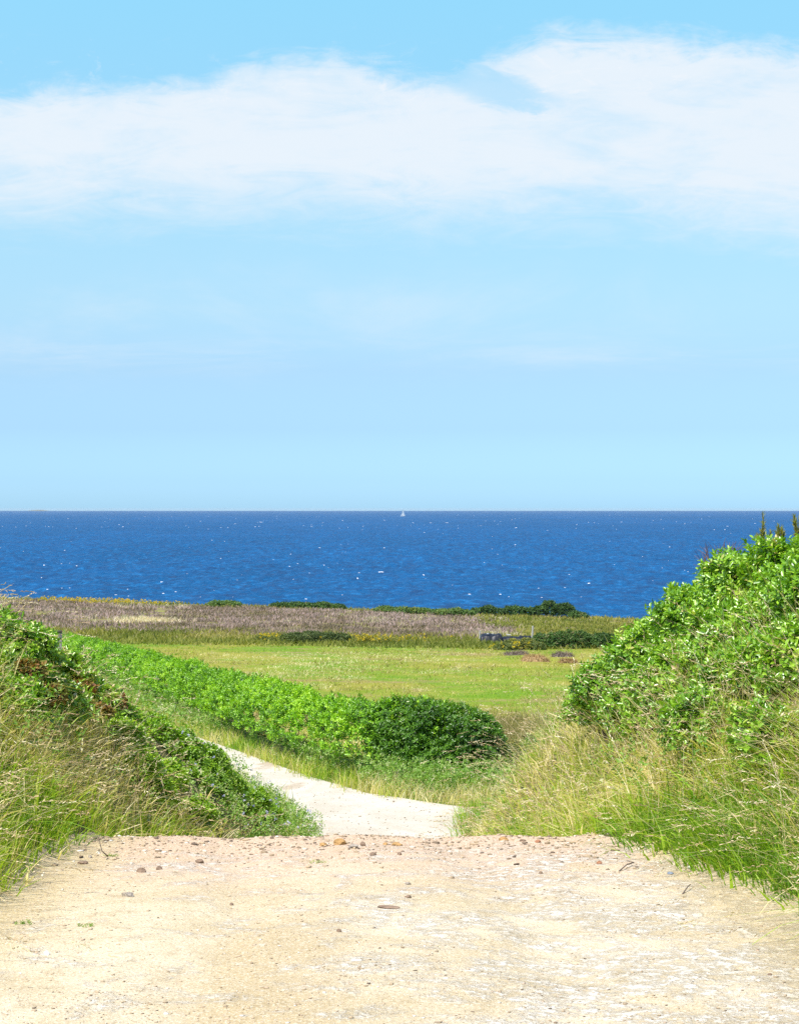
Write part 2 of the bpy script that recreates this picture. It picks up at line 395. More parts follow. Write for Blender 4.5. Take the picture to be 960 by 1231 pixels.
def blob_points(blobs, n, rmin=.8, rmax=1.02, bump=.12, ground=True, seed=0, under=.3):
    blobs = np.asarray(blobs, float)      # cx cy cz rx ry rz
    area = (blobs[:, 3]*blobs[:, 5]+blobs[:, 4]*blobs[:, 5]+blobs[:, 3]*blobs[:, 4])
    out_p, out_n = [], []
    got = 0
    for it in range(8):
        k = RNG.choice(len(blobs), n*2, p=area/area.sum()); B = blobs[k]
        d = norm(RNG.normal(size=(n*2, 3))); d[:, 2] = np.where((d[:, 2] < -under), -d[:, 2], d[:, 2])
        f = RNG.uniform(rmin, rmax, n*2)**.6
        f *= 1+bump*(2*fbm(d[:, 0]*3+B[:, 0]*2+d[:, 2]*2, d[:, 1]*3+B[:, 1]*2+d[:, 2]*3, 40+seed)-1)*2
        p = B[:, :3]+d*B[:, 3:]*f[:, None]
        nn = norm(d/B[:, 3:])
        q = ((p[:, None]-blobs[None, :, :3])/blobs[None, :, 3:]); q = (q*q).sum(-1)
        q[np.arange(len(p)), k] = 9
        ok = q.min(1) > .5
        if ground: ok &= p[:, 2] > H(p[:, 0], p[:, 1])+.02
        out_p.append(p[ok]); out_n.append(nn[ok]); got += ok.sum()
        if got >= n: break
    return np.concatenate(out_p)[:n], np.concatenate(out_n)[:n]

def shrub(name, blobs, n, k, slen, lgt, wr, mat, label, cat='shrub', group=None, tint=(.5, .25), base=None, up=.5,
          stems=6, jit=.12, extra=None, bump=.12, inner=.35, stemr=.02, seed=0, rmin=.8, spread=(35, 85)):
    blobs = np.asarray(blobs, float)
    c = blobs[:, :3].mean(0)
    if base is None: base = (c[0], c[1], float(H(c[0], c[1])))
    root = thing(name, base, label, cat, group)
    parts = []
    ni = int(n*inner)
    p, nn = blob_points(blobs, n, rmin, 1.03, bump, seed=seed)
    cl = fbm(p[:, 0]/(lgt*9)+p[:, 2]/(lgt*7), p[:, 1]/(lgt*9)-p[:, 2]/(lgt*11), 60+seed)
    A = nn+np.array([0, 0, up])+RNG.normal(0, .35, p.shape)
    parts.append(sprigs(p-norm(A)*slen*.7, A, k, slen*RNG.uniform(.7, 1.3, len(p)), lgt, wr, tint[0]+(cl-.5)*2.2*tint[1]+RNG.normal(0, tint[1]*.5, len(p)), jit, spread))
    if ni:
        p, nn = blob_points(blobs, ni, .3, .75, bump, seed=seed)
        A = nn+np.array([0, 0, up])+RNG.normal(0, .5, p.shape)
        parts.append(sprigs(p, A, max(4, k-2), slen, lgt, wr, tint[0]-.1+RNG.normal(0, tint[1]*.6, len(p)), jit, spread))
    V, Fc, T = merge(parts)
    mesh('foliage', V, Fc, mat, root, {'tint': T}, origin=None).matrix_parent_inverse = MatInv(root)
    if stems:
        polys = []
        for b in blobs[RNG.choice(len(blobs), stems, replace=stems > len(blobs))]:
            g0 = np.array([b[0]+RNG.normal(0, b[3]*.25), b[1]+RNG.normal(0, b[4]*.25), 0]); g0[2] = H(g0[0], g0[1])-.05
            tip = b[:3]+np.array([RNG.normal(0, .4)*b[3], RNG.normal(0, .4)*b[4], b[5]*.6])
            mid = (g0*.5+tip*.5)+RNG.normal(0, .08, 3)*b[3]
            polys.append([g0, mid, tip])
        for pl in polys:
            V, Fc = tubes([pl], stemr, stemr*.3, 5)
            mesh('stem', V, Fc, M['bark'], root).matrix_parent_inverse = MatInv(root)
    return root

def MatInv(root):
    from mathutils import Matrix
    return Matrix.Translation(-root.location)

def blades(B, L, W, lean, tint, segs=3, droop=.15, curve=1.8):
    n = len(B); t = np.linspace(0, 1, segs+1)[None, :, None]
    L = np.broadcast_to(L, (n,))[:, None, None]; W = np.broadcast_to(W, (n,))[:, None, None]
    l3 = np.concatenate([lean, np.zeros((n, 1))], 1)[:, None]
    mag = np.linalg.norm(l3, axis=-1, keepdims=True)
    c = B[:, None]+l3*L*t**curve
    c = c+np.array([0, 0, 1.])*L*(t/np.sqrt(1+.6*mag**2)-droop*mag*t**3)
    an = RNG.uniform(0, np.pi, n)
    S = np.stack([np.cos(an), np.sin(an), np.zeros(n)], 1)[:, None]
    w = W*.5*np.maximum(1-t**1.5, .06)
    V = np.stack([c-S*w, c+S*w], 2)
    m = (segs+1)*2
    b = (np.arange(n)*m)[:, None, None]; s = (np.arange(segs)*2)[None, :, None]
    q = (b+s+np.array([0, 1, 3, 2])[None, None]).reshape(-1, 4)
    return V.reshape(-1, 3), q, np.repeat(np.clip(tint, 0, 1), m)

def view_points(n, y0, y1, p0=-260, p1=1220, power=1.0):
    """points denser near the track's start: uniform in bearing, 1/y^power in depth"""
    u = RNG.uniform(0, 1, n)
    if power == 1.0: y = y0*(y1/y0)**u
    else:
        e = 1-power; y = (y0**e+u*(y1**e-y0**e))**(1/e)
    x = (RNG.uniform(p0, p1, n)-CX)/F*y
    return x, y

def ground_pts(x, y, dz=-.02):
    return np.stack([x, y, H(x, y)+dz], 1)

# ------------------------------------------------------------------ setting
def grid(name, ys, xs, zf, mat, off=0, smooth=True):
    """ys (ny), xs (ny,nx)"""
    Y = np.repeat(ys[:, None], xs.shape[1], 1); Z = zf(xs, Y)+off
    V = np.stack([xs, Y, Z], -1).reshape(-1, 3); ny, nx = xs.shape
    i = np.arange(ny-1)[:, None]*nx; j = np.arange(nx-1)[None]
    q = np.stack([i+j, i+j+1, i+nx+j+1, i+nx+j], -1).reshape(-1, 4)
    return mesh(name, V, q, mat, smooth=smooth)

ys = np.concatenate([np.arange(-30, 4, 1.), np.arange(4, 36, .14), np.arange(36, 60, .5), np.arange(60, 198, 2.), np.arange(198, 222, .75), np.arange(222, 300, 12)])
u = np.concatenate([-np.geomspace(700, 6.2, 60), np.arange(-6, 6.01, .12), np.geomspace(6.2, 700, 60)])
xs = np.repeat(u[None], len(ys), 0)
xs = xs*np.interp(ys, [-30, 30, 200, 300], [.6, .7, 1.3, 1.4])[:, None]
def Hg(x, y):      # the bed cut for the track, a little below its surface
    return H(x, y)-.07*sstep(.02, .25, rw(y)-np.abs(x-rc(y)))*sstep(78, 60, y)
tag(grid('ground', ys, xs, Hg, M['terrain']), kind='structure')

ty = np.concatenate([np.arange(-8, 4, .4), np.arange(4, 14, .05), np.arange(14, 28.01, .2)])
s = np.linspace(-1, 1, 90)[None]
edge = 1+.05*(fbm(ty*1.5, ty*0, 31)[:, None]-.5)*2
tx = rc(ty)[:, None]+rw(ty)[:, None]*1.03*s*edge
def Ht(x, y):
    r = np.exp(-((y-11.0-.12*(fbm(x*2, x*0, 4)-.5))/.35)**2)
    return H(x, y)+.014*fbm(x*7, y*7, 12, 3)-.007+r*(.03*fbm(x*5, y*3, 15)+.05*(fbm(x*1.4, y*.5, 19)-.45)) + .012*np.exp(-((x+.1)/.5)**2) - .022*np.exp(-((x-rc(y)-.72-.1*(fbm(y*.6, y*0, 23)-.5))/.2)**2)*(.5+fbm(x*2, y*1.5, 24)) - .022*np.exp(-((x-rc(y)+.72-.1*(fbm(y*.6, y*0, 26)-.5))/.2)**2)*(.5+fbm(x*2, y*1.5, 27))
tag(grid('dirt_track', ty, tx, Ht, M['track'], .012), kind='structure')

gy = np.concatenate([np.arange(26.6, 40, .1), np.arange(40, 78, .3)])
gx = rc(gy)[:, None]+rw(gy)[:, None]*1.05*np.linspace(-1, 1, 24)[None]*(1+.08*(fbm(gy*.9, gy*0, 33)[:, None]-.5)*2)
tag(grid('gravel_road', gy, gx, H, M['gravel'], .018), kind='structure')

# mown field between the hedge line and the far scrub
HP = np.array([[2.2, 40.0], [.8, 40.6], [-.7, 41.2], [-2.6, 45], [-5.0, 52.5], [-8.6, 64], [-12.2, 74.8], [-15.9, 86], [-21, 100], [-26, 113]])
def hedge_x(y): return np.interp(y, HP[1:, 1], HP[1:, 0])
fy = np.arange(46, 120.1, 1.)
fl = hedge_x(fy)+.6; fr = np.interp(fy, [46, 52, 60, 120], [6, 12, 22, 40])
fx = fl[:, None]+(fr-fl)[:, None]*np.linspace(0, 1, 70)[None]
tag(grid('field', fy, fx, H, M['field'], .03), kind='structure')

# sea
SEA = -18.0
inv = np.linspace(1/225, 1/14000, 560)
sy = 1/inv
spx = np.concatenate([np.linspace(-5200, -340, 60), np.arange(-320, 1281, 2.5), np.linspace(1300, 6200, 60)])
sx = (spx-CX)[None]/F*sy[:, None]
def Hs(x, y):
    w = (fbm(x*.16+y*.05, y*.09, 71, 3)-.5)*1.9+(fbm(x*.55, y*.2, 75, 2)-.5)*.9
    return SEA+w*np.clip(y/500, .3, 1)*.8
tag(grid('sea', sy, sx, Hs, M['sea']), kind='structure')
# whitecaps: small torn foam crests standing on the waves
n = 1000
d = 1/RNG.uniform(1/2600, 1/330, n); d[:520] = 1/RNG.uniform(1/9000, 1/1500, 520)
x = (RNG.uniform(-500, 1460, n)-CX)/F*d
wd = RNG.uniform(.1, .45, n)*np.where(RNG.uniform(size=n) < .12, 2.3, 1)*np.clip(d/900, .75, 2.4)
hh = RNG.uniform(.02, .07, n)*np.clip(d/900, .8, 3.0)
m = 7; tt = np.linspace(-1, 1, m)[None]
prof = (1-np.abs(tt)**2)*(.7+.3*RNG.uniform(size=(n, m)))
fxv = x[:, None]+tt*wd[:, None]; fyv = d[:, None]+RNG.normal(0, .1, (n, m))
zb = np.repeat(Hs(x, d)[:, None], m, 1)*.7+Hs(fxv, fyv)*.3-.06
low = np.stack([fxv, fyv-.5*prof, zb], -1); top = np.stack([fxv+.1, fyv+.1, zb+.08+hh[:, None]*prof], -1); bk = np.stack([fxv, fyv+.8, zb], -1)
V = np.stack([low, top, bk], 2).reshape(n, -1, 3)
b = (np.arange(n)*m*3)[:, None, None]; i = (np.arange(m-1)*3)[None, :, None]
q = np.concatenate([(b+i+np.array([0, 3, 4, 1])).reshape(-1, 4), (b+i+np.array([1, 4, 5, 2])).reshape(-1, 4)])
tag(mesh('whitecaps', V, q, M['foam']), 'white foam crests scattered over the blue sea', 'whitecaps', kind='stuff')

# ------------------------------------------------------------------ right bank shrub
def pb(px, py, d, r, sx=1, sy=1, sz=1):
    c = at(px, py, d); return [*c, r*sx, r*sy, r*sz]
def onb(px, py, h, r, sx=1, sy=1, sz=1, y0=8.5, y1=23):
    yv = np.arange(y0, y1, .02); xv = (px-CX)/F*yv; zv = -(py-EY)/F*yv
    e = H(xv, yv)+h-zv; k = int(np.argmax(e >= 0)) if e.max() >= 0 else int(np.argmax(e)); return [xv[k], yv[k], zv[k], r*sx, r*sy, r*sz]
rb = [pb(962, 728, 12.5, .50), pb(900, 740, 13, .48), pb(842, 764, 13.5, .42), pb(787, 802, 14.2, .40), pb(738, 836, 15, .35), pb(716, 858, 15.2, .22),
      pb(950, 795, 11.8, .5), pb(880, 806, 12.3, .45), pb(815, 840, 13, .40), pb(765, 866, 13.8, .32),
      pb(955, 856, 11.2, .42), pb(890, 872, 11.6, .36), pb(1030, 735, 12, .55), pb(1040, 825, 11.3, .5), pb(1115, 770, 12, .7), pb(1010, 720, 13.3, .5),
      onb(782, 880, .18, .22), onb(700, 862, .3, .2), onb(840, 880, .18, .26), onb(925, 900, .15, .26)]
for yy_ in np.arange(8.6, 14.3, .45):
    for o_, h_, r_ in ((1.28, .12, .27), (1.65, .22, .38)):
        xx_ = float(trackR(yy_))+o_+RNG.normal(0, .1)-.2*float(sstep(13, 15.5, yy_)); rb.append([xx_, yy_, float(H(xx_, yy_))+h_, r_*RNG.uniform(.8, 1.2), r_, r_*RNG.uniform(.8, 1.1)])
shrub('broadleaf_hedge', rb, 12500, 10, .095, .060, .48, M['bright'], 'big glossy bright green broadleaf hedge on the right bank', 'hedge', tint=(.52, .26), stems=16, inner=.3, seed=1, up=.55, bump=.17, rmin=.66)

# ------------------------------------------------------------------ left bank shrubs
lb = [pb(-5, 778, 13, .27), pb(32, 788, 13, .24), pb(66, 812, 13.6, .2), pb(-50, 770, 13, .36), pb(15, 830, 12.6, .27), pb(96, 830, 14.4, .17), pb(55, 845, 13.2, .22), pb(-60, 830, 12.3, .36), pb(122, 848, 15, .16), onb(20, 850, .2, .2), onb(80, 858, .2, .2), onb(140, 868, .2, .18)]
shrub('broadleaf_shrub', lb, 2300, 9, .09, .06, .5, M['bright'], 'pale green leafy shrub at the top of the left bank', 'shrub', tint=(.6, .35), stems=4, inner=.25, seed=2, bump=.25, rmin=.6, stemr=.012)
shrub('rusty_shrub', [onb(35, 808, .45, .10, 1.2, 1, .7), onb(88, 828, .4, .10, 1.7, 1, .6), onb(115, 856, .32, .09, 1.5, 1, .6), onb(60, 840, .36, .09, 1.3), onb(138, 846, .36, .08, 1.2)], 420, 7, .06, .045, .6, M['rusty'],
      'low dying shrub with rust brown leaves on the left bank', 'shrub', tint=(.5, .45), stems=3, inner=.2, seed=3, stemr=.008)
ld = [pb(150, 878, 17.5, .22), pb(182, 896, 18.5, .30), pb(212, 915, 19.3, .34), pb(240, 932, 20, .36), pb(262, 955, 20.6, .34), pb(250, 975, 20.0, .3), pb(222, 950, 19, .3), pb(284, 968, 21.6, .24), pb(300, 985, 22, .18), onb(200, 940, .15, .2, y0=14), onb(235, 985, .1, .2, y0=14), onb(165, 925, .12, .2, y0=14), onb(150, 895, .15, .2, y0=14), onb(190, 960, .1, .16, y0=14), onb(305, 968, .3, .2, y0=17, y1=25), onb(325, 985, .25, .16, y0=17, y1=25)]
shrub('dark_shrub', ld, 4200, 9, .08, .055, .5, M['fresh'], 'dense dark green shrub running down the far end of the left bank', 'shrub', tint=(.55, .28), stems=10, inner=.4, seed=4)

# ------------------------------------------------------------------ middle hedge and round bush
hb = []
Lh = np.concatenate([[0], np.cumsum(np.linalg.norm(np.diff(HP[1:], axis=0), axis=1))])
for sdist in np.arange(0, Lh[-1], .5):
    hx, hy = np.interp(sdist, Lh, HP[1:, 0]), np.interp(sdist, Lh, HP[1:, 1])
    hx += RNG.normal(0, .09); hgt = np.interp(hy, [41, 50, 60, 85, 113], [1.92, 1.9, 1.85, 1.65, 1.5])*RNG.uniform(.95, 1.05)
    g0 = float(H(hx, hy))
    hb.append([hx, hy, g0+hgt*.48, .8, .85, hgt*.53])
shrub('long_hedge', hb, 27000, 8, .12, .092, .5, M['hedge'], 'long bright green hedge curving along the far side of the gravel road', 'hedge', tint=(.48, .42), stems=40, inner=.2, seed=5, up=.8, bump=.11, rmin=.62)
g0 = float(H(1.2, 40.8))
shrub('round_bush', [[.7, 40.8, g0+.85, 1.25, 1.2, 1.12], [1.5, 40.6, g0+.8, 1.1, 1.1, .98], [.1, 41.1, g0+.85, .95, 1.1, 1.02], [2.2, 40.6, g0+.42, .55, .9, .5], [1.0, 40.0, g0+.5, 1.0, .7, .7]], 5200, 8, .12, .10, .45, M['dark'],
      'rounded dark green bush at the near end of the long hedge', 'bush', tint=(.55, .25), stems=10, inner=.35, seed=6, up=.6)
shrub('bramble_bush', [[2.9, 41.8, float(H(2.9, 41.8))+.3, .55, .5, .4], [3.6, 43.0, float(H(3.6, 43))+.4, .6, .6, .45], [4.2, 44, float(H(4.2, 44))+.3, .5, .5, .4]], 420, 6, .2, .1, .5, M['scrub'],
      'low sprawling bramble between the round bush and the right bank', 'bush', tint=(.5, .3), stems=8, inner=.2, seed=7, bump=.3)

# ------------------------------------------------------------------ far shrubs
def far_shrub(name, px, d, wpx, hpx, mat, label, group, tint=(.5, .3), n=420, lumps=4, leaf=.26, dep=1.2):
    x0 = (px-CX)/F*d; w = wpx*d/F; h = hpx*d/F; bl = []
    for i in range(lumps):
        fx_ = ((i+.5)/lumps-.5) if lumps > 1 else 0
        x = x0+fx_*w*.8+RNG.normal(0, .03)*w; y = d+RNG.normal(0, .4); hh_ = h*(1-1.3*fx_*fx_)*RNG.uniform(.8, 1.05)
        bl.append([x, y, float(H(x, y))+hh_*.4, w/lumps*.75, dep, hh_*.62])
    shrub(name, bl, n, 6, leaf*1.1, leaf, .55, mat, label, 'shrub', group, tint=tint, stems=4, inner=.15, seed=int(px) % 29, stemr=.03)
gC = 'low shrubs along the clifftop'
far_shrub('coast_shrub', 270, 201, 42, 7, M['coastlight'], 'small light green clump alone on the clifftop above the heather', gC, lumps=3)
far_shrub('coast_shrub', 372, 202, 98, 8, M['coast'], 'long dark green shrub on the clifftop left of centre', gC, n=800, lumps=6)
far_shrub('coast_shrub', 490, 199, 96, 7, M['coastlight'], 'broad pale green low shrub at the middle of the clifftop', gC, n=900, lumps=6)
far_shrub('coast_shrub', 545, 197, 50, 8, M['coastlight'], 'pale green clump between the broad pale shrub and the dark ones', gC, lumps=3)
far_shrub('coast_shrub', 587, 201, 44, 11, M['coast'], 'dark low shrub, left one of the dark clifftop row', gC, lumps=3)
far_shrub('coast_shrub', 622, 202, 42, 12, M['coast'], 'dark low shrub in the middle of the dark clifftop row', gC, lumps=3)
far_shrub('coast_shrub', 667, 203, 62, 19, M['coast'], 'tallest dark rounded shrub on the clifftop', gC, n=900, lumps=4, tint=(.4, .35))
far_shrub('coast_shrub', 694, 201, 22, 8, M['coast'], 'small dark shrub at the right foot of the tallest clifftop shrub', gC, n=200, lumps=2)
gS = 'scrub along the far edge of the field'
far_shrub('scrub_bush', 376, 124, 96, 15, M['scrub'], 'dark olive scrub at the far left edge of the field', gS, n=1300, lumps=6, leaf=.15, tint=(.3, .3))
far_shrub('scrub_bush', 318, 125, 26, 9, M['scrub'], 'small yellowish scrub clump left of the dark olive scrub', gS, n=250, lumps=2, leaf=.15, tint=(.7, .3))
far_shrub('scrub_bush', 452, 126, 52, 8, M['scrub'], 'low scrub dotted with yellow right of the dark olive scrub', gS, n=400, lumps=4, leaf=.15, tint=(.85, .25))
far_shrub('scrub_bush', 625, 117, 62, 13, M['scrub'], 'yellow green scrub clump in front of the black plastic heap', gS, n=900, lumps=4, leaf=.15, tint=(.75, .3))
far_shrub('scrub_bush', 682, 120, 96, 22, M['coast'], 'dark green scrub mass beside the right hedge across the field', gS, n=1800, lumps=6, leaf=.16, tint=(.5, .35))
far_shrub('scrub_bush', 735, 122, 50, 20, M['coast'], 'dark grey green scrub partly hidden by the right hedge', gS, n=800, lumps=3, leaf=.16, tint=(.4, .3))

# ------------------------------------------------------------------ bank grass
def bank_grass(name, side, n_cl, per, label):
    x, y = view_points(n_cl, 5.5, 33, power=1.6)
    if side < 0: sd = trackL(y)-x
    else: sd = x-trackR(y)
    lo = np.where(y < 11.3, .03, .0)+.1*(fbm(y*2.2, y*0+side, 51)-.5)
    ok = (sd > lo) & (sd < 9) & (y < 32)
    ok &= ~((sd < .12) & (RNG.uniform(size=len(x)) < .3))
    lim = (.99-.13*sstep(13, 16, y)+20*sstep(15.6, 17.5, y)) if side > 0 else np.where(y > 16.5, .5, 9)
    ok &= sd < lim+.5*(fbm(x*1.7, y*1.3, 99)-.5)
    x, y, sd = x[ok], y[ok], sd[ok]
    nc = len(x); r = .035+.003*y
    off = RNG.normal(0, 1, (nc*per, 2)); rr = np.repeat(r, per)
    X = np.repeat(x, per)+off[:, 0]*rr; Yv = np.repeat(y, per)+off[:, 1]*rr
    sd = np.repeat(sd, per)
    big = np.repeat(fbm(x*.9, y*.6, 90+side, 3), per); fine = np.repeat(fbm(x*3.1, y*2.3, 97+side, 2), per)
    L = np.repeat(.16+.30*RNG.uniform(size=nc)**1.3, per)*RNG.uniform(.5, 1.15, nc*per)*(.7+.6*fine)*np.clip(1.35-.02*Yv, .8, 1.2)
    L *= np.where(sd < .15, .7, 1)
    cl = np.stack([-side*(.38 if side > 0 else .2)+RNG.normal(0, .42, nc), -.12+RNG.normal(0, .42, nc)], 1)
    lean = np.repeat(cl, per, 0)+off*.42+RNG.normal(0, .5, (nc*per, 2))
    tint = np.repeat(RNG.normal(0, .15, nc), per)+(.38 if side > 0 else .6)+(big-.5)*1.2+(fine-.5)*.5+RNG.normal(0, .11, nc*per)
    dry = RNG.uniform(size=nc*per) < np.repeat(np.where(RNG.uniform(size=nc) < .25, .75, .08), per)+.25*sstep(.45, .62, big)
    tint = np.where(dry, RNG.uniform(.66, 1, nc*per), tint)
    tint = np.where((sd < .35) & (RNG.uniform(size=len(tint)) < .7), np.clip(tint, 0, .5)*.6, tint)
    W = (.0048+.00042*Yv)*RNG.uniform(.6, 1.4, nc*per)*np.where(RNG.uniform(size=nc*per) < .12, 2.1, 1)
    L = L*np.where(RNG.uniform(size=nc*per) < .8, .86, 1.1)
    lean = lean*np.where(sd < .3, .6, 1)[:, None]
    V, q, T = blades(ground_pts(X, Yv), L, W, lean*.85, tint, 3, .3, 1.5)
    o = mesh(name, V, q, M['grass'], attrs={'tint': T})
    tag(o, label, 'grass', kind='stuff')
bank_grass('bank_grass', -1, 17000, 15, 'long half dry grass covering the left bank')
bank_grass('bank_grass', 1, 18000, 15, 'long half dry grass covering the right bank below the hedge')

def seed_stalks(name, side, n, label):
    x, y = view_points(n, 6, 30, power=1.0)
    sd = trackL(y)-x if side < 0 else x-trackR(y)
    pt = fbm(x*1.1, y*.7, 130+side)
    ok = (sd > .12) & (sd < (1.25 if side > 0 else np.where(y > 16.5, .4, 5))) & (pt > .38)
    x, y, sd = x[ok], y[ok], sd[ok]; nc = len(x)
    L = RNG.uniform(.4, .7, nc)*np.where((side > 0) & (sd > .6), 1.35, 1)
    lean = np.stack([-side*.5+RNG.normal(0, .55, nc), -.15+RNG.normal(0, .5, nc)], 1)
    B = ground_pts(x, y)
    tint = RNG.uniform(.1, 1, nc)
    V, q, T = blades(B, L, .0026+.00018*y, lean, tint, 4, .3, 1.6)
    m = 10
    ax = V.reshape(nc, 5, 2, 3).mean(2)
    tip, pre = ax[:, 4], ax[:, 3]; A = norm(tip-pre)
    k = 9
    hp = tip[:, None]-A[:, None]*(np.linspace(0, 1, k)[None, :, None]*RNG.uniform(.07, .14, nc)[:, None, None])
    D = A[:, None]+RNG.normal(0, .35, (nc, k, 3))
    U = RNG.normal(size=(nc, k, 3))
    sp = leaves(hp.reshape(-1, 3), D.reshape(-1, 3), U.reshape(-1, 3), np.full(nc*k, .02)*RNG.uniform(.6, 1.4, nc*k), np.repeat(.0035+.00025*y, k), np.repeat(tint, k))
    V, Fc, T = merge([(V, q, T), sp])
    tag(mesh(name, V, Fc, M['straw'], attrs={'tint': T}), label, 'dry grass', kind='stuff')
seed_stalks('dry_seedheads', -1, 11000, 'straw coloured seed heads standing over the left bank grass')
seed_stalks('dry_seedheads', 1, 15000, 'straw coloured seed heads drooping over the right bank grass')

x, y = view_points(16000, 8, 18, power=1.6)
sd = x-trackR(y); ok = (sd > .6) & (sd < 1.4) & (fbm(x*2, y*1.6, 141) > .4); x, y = x[ok], y[ok]; n = len(x)
V, q, T = blades(ground_pts(x, y), RNG.uniform(.4, .95, n), .003+.00028*y, np.array([-.3, -.15])+RNG.normal(0, .4, (n, 2)), RNG.uniform(.35, 1, n), 4, .25, 1.7)
tag(mesh('tall_grass', V, q, M['grass'], attrs={'tint': T}), 'tall straw grass standing against the foot of the right hedge', 'grass', kind='stuff')
# broadleaf weeds among the grass
def weeds(name, sel, n, label, mat, k=6, slen=.09, lg=.035, wr=.45, hmin=.08, hmax=.5, tint=(.5, .3), y0=6, y1=32, cat='weeds'):
    x, y = view_points(n, y0, y1, power=1.2)
    ok = sel(x, y); x, y = x[ok], y[ok]; nc = len(x)
    B = ground_pts(x, y); B[:, 2] += RNG.uniform(hmin, hmax, nc)
    A = np.array([0, 0, 1.])+RNG.normal(0, .5, (nc, 3))
    V, q, T = sprigs(B, A, k, slen, lg*(1+.02*y), wr, tint[0]+RNG.normal(0, tint[1], nc))
    tag(mesh(name, V, q, mat, attrs={'tint': T}), label, cat, kind='stuff')
weeds('bank_weeds', lambda x, y: ((trackL(y)-x > .25) & (fbm(x*1.2, y*.8, 151) > .44) & (trackL(y)-x < 5)), 13000, 'grey green leafy weeds mixed into the left bank grass', M['weed'], hmax=.55)
weeds('bank_weeds', lambda x, y: ((x-trackR(y) > .25) & (fbm(x*1.2, y*.8, 155) > .55) & (x-trackR(y) < 1.3)), 14000, 'green leafy weeds mixed into the right bank grass', M['weed'], hmax=.45, tint=(.4, .3))
selH = lambda x, y: ((trackL(y)-x > -.05) & (trackL(y)-x < .62+.35*fbm(x*2, y*1.5, 77)) & (y > 17.5))
weeds('flowering_weeds', selH, 30000, 'knee high leafy weeds at the far foot of the left bank by the gravel road', M['weed'], hmin=.02, hmax=.62, y0=17.5, y1=30, tint=(.38, .28), lg=.03)
weeds('blue_flowers', selH, 1800, 'tiny pale blue flowers over the weeds beside the gravel road', M['blue'], k=5, slen=.02, lg=.016, wr=.8, hmin=.3, hmax=.7, y0=17.5, y1=29, cat='flowers')

# ------------------------------------------------------------------ verges and field grass
def scatter_grass(name, x, y, Lr, Wf, tint, label, mat, lean=(0, 0), ls=.3, segs=2, cat='grass', per=1, cr=.1, droop=.2):
    if per > 1:
        cl = RNG.normal(0, ls, (len(x), 2))
        x = np.repeat(x, per)+RNG.normal(0, cr, len(x)*per); y = np.repeat(y, per)+RNG.normal(0, cr, len(y)*per); cl = np.repeat(cl, per, 0); tint = np.repeat(tint, per)
    else: cl = 0
    n = len(x)
    L = RNG.uniform(*Lr, n); le = np.array(lean)+RNG.normal(0, ls, (n, 2))+cl
    V, q, T = blades(ground_pts(x, y), L, Wf*y*RNG.uniform(.7, 1.3, n), le, tint+RNG.normal(0, .12, n), segs, droop)
    return tag(mesh(name, V, q, mat, attrs={'tint': T}), label, cat, kind='stuff')

# tall grass verge between road and hedge
x, y = view_points(30000, 30, 100, p0=-100, p1=900, power=1.4)
hx = np.where(y < 41, 99, hedge_x(y))
offr = x-trackR(y)
ok = (offr > .02-.3*fbm(x*3, y*2, 63)**2*2) & ((x < hx-.5) | (y < 39.5)) & (x < 7) & (y < 95)
ok |= (trackL(y)-x > .1) & (y > 31) & (y < 90) & (x > -30)
x, y = x[ok], y[ok]
scatter_grass('verge_grass', x, y, (.25, .6), .00042, .42+(fbm(x*.7, y*.5, 171)-.5)*1.9+np.where(RNG.uniform(size=len(x)) < .25, .4, 0), 'uneven tall grass on the verges of the gravel road', M['grass'], segs=2, per=4, cr=.12)
selV = lambda x, y: (x-trackR(y) > .3) & (x < np.where(y < 40.5, 2.6, hedge_x(y)+.3)) & (y > 35.5) & (y < 75) & (fbm(x*.5, y*.4, 191) > .38)
weeds('verge_weeds', selV, 110000, 'grey green weeds at the foot of the long hedge', M['weed'], hmin=.03, hmax=.65, y0=36, y1=75, tint=(.4, .3), lg=.04)
# rough dry grass to the right of the round bush, on the near edge of the field
x, y = view_points(14000, 33, 60, p0=540, p1=1100, power=1.0)
ok = (x-trackR(y) > 1.2) & (x > 1.4) & ~((y < 42) & (x < 2.8)) & (y < 58-2.0*(fbm(x*.6, x*0, 3)))
x, y = x[ok], y[ok]
scatter_grass('rough_grass', x, y, (.3, .85), .00036, .5+(fbm(x*.6, y*.5, 174)-.5)*1.6, 'brownish rough grass on the near right edge of the field', M['roughgrass'], per=4, cr=.1)
# short field grass
x, y = view_points(60000, 46, 121, p0=60, p1=900, power=1.2)
ok = x > hedge_x(y)+.8
x, y = x[ok], y[ok]
a = fbm(x*.12, y*.09, 201, 4); b = fbm(x*.5, y*.3, 205, 3)
stripe = np.exp(-((y-66-2*a)/6)**2)*.28+np.exp(-((y-113)/6)**2)*.25
t = .56+(a-.5)*1.9+(b-.5)*1.5-stripe*1.5+np.where(fbm(x*.22, y*.12, 209, 4) > .56, .35, 0)
scatter_grass('field_grass', x, y, (.06, .2), .00042, np.clip(t, .12, .97), 'short yellow green grass growing on the field', M['grass'], ls=.5, per=2, cr=.15, segs=2)
x, y = view_points(16000, 46, 121, p0=60, p1=900, power=1.2)
ok = (x > hedge_x(y)+.8) & (fbm(x*.3, y*.18, 231, 4) > .49); x, y = x[ok], y[ok]
scatter_grass('dry_tufts', x, y, (.1, .3), .0005, RNG.uniform(.5, .95, len(x)), 'brownish dry tufts patching the field', M['coastgrass'], ls=.5, per=3, cr=.12, segs=2)
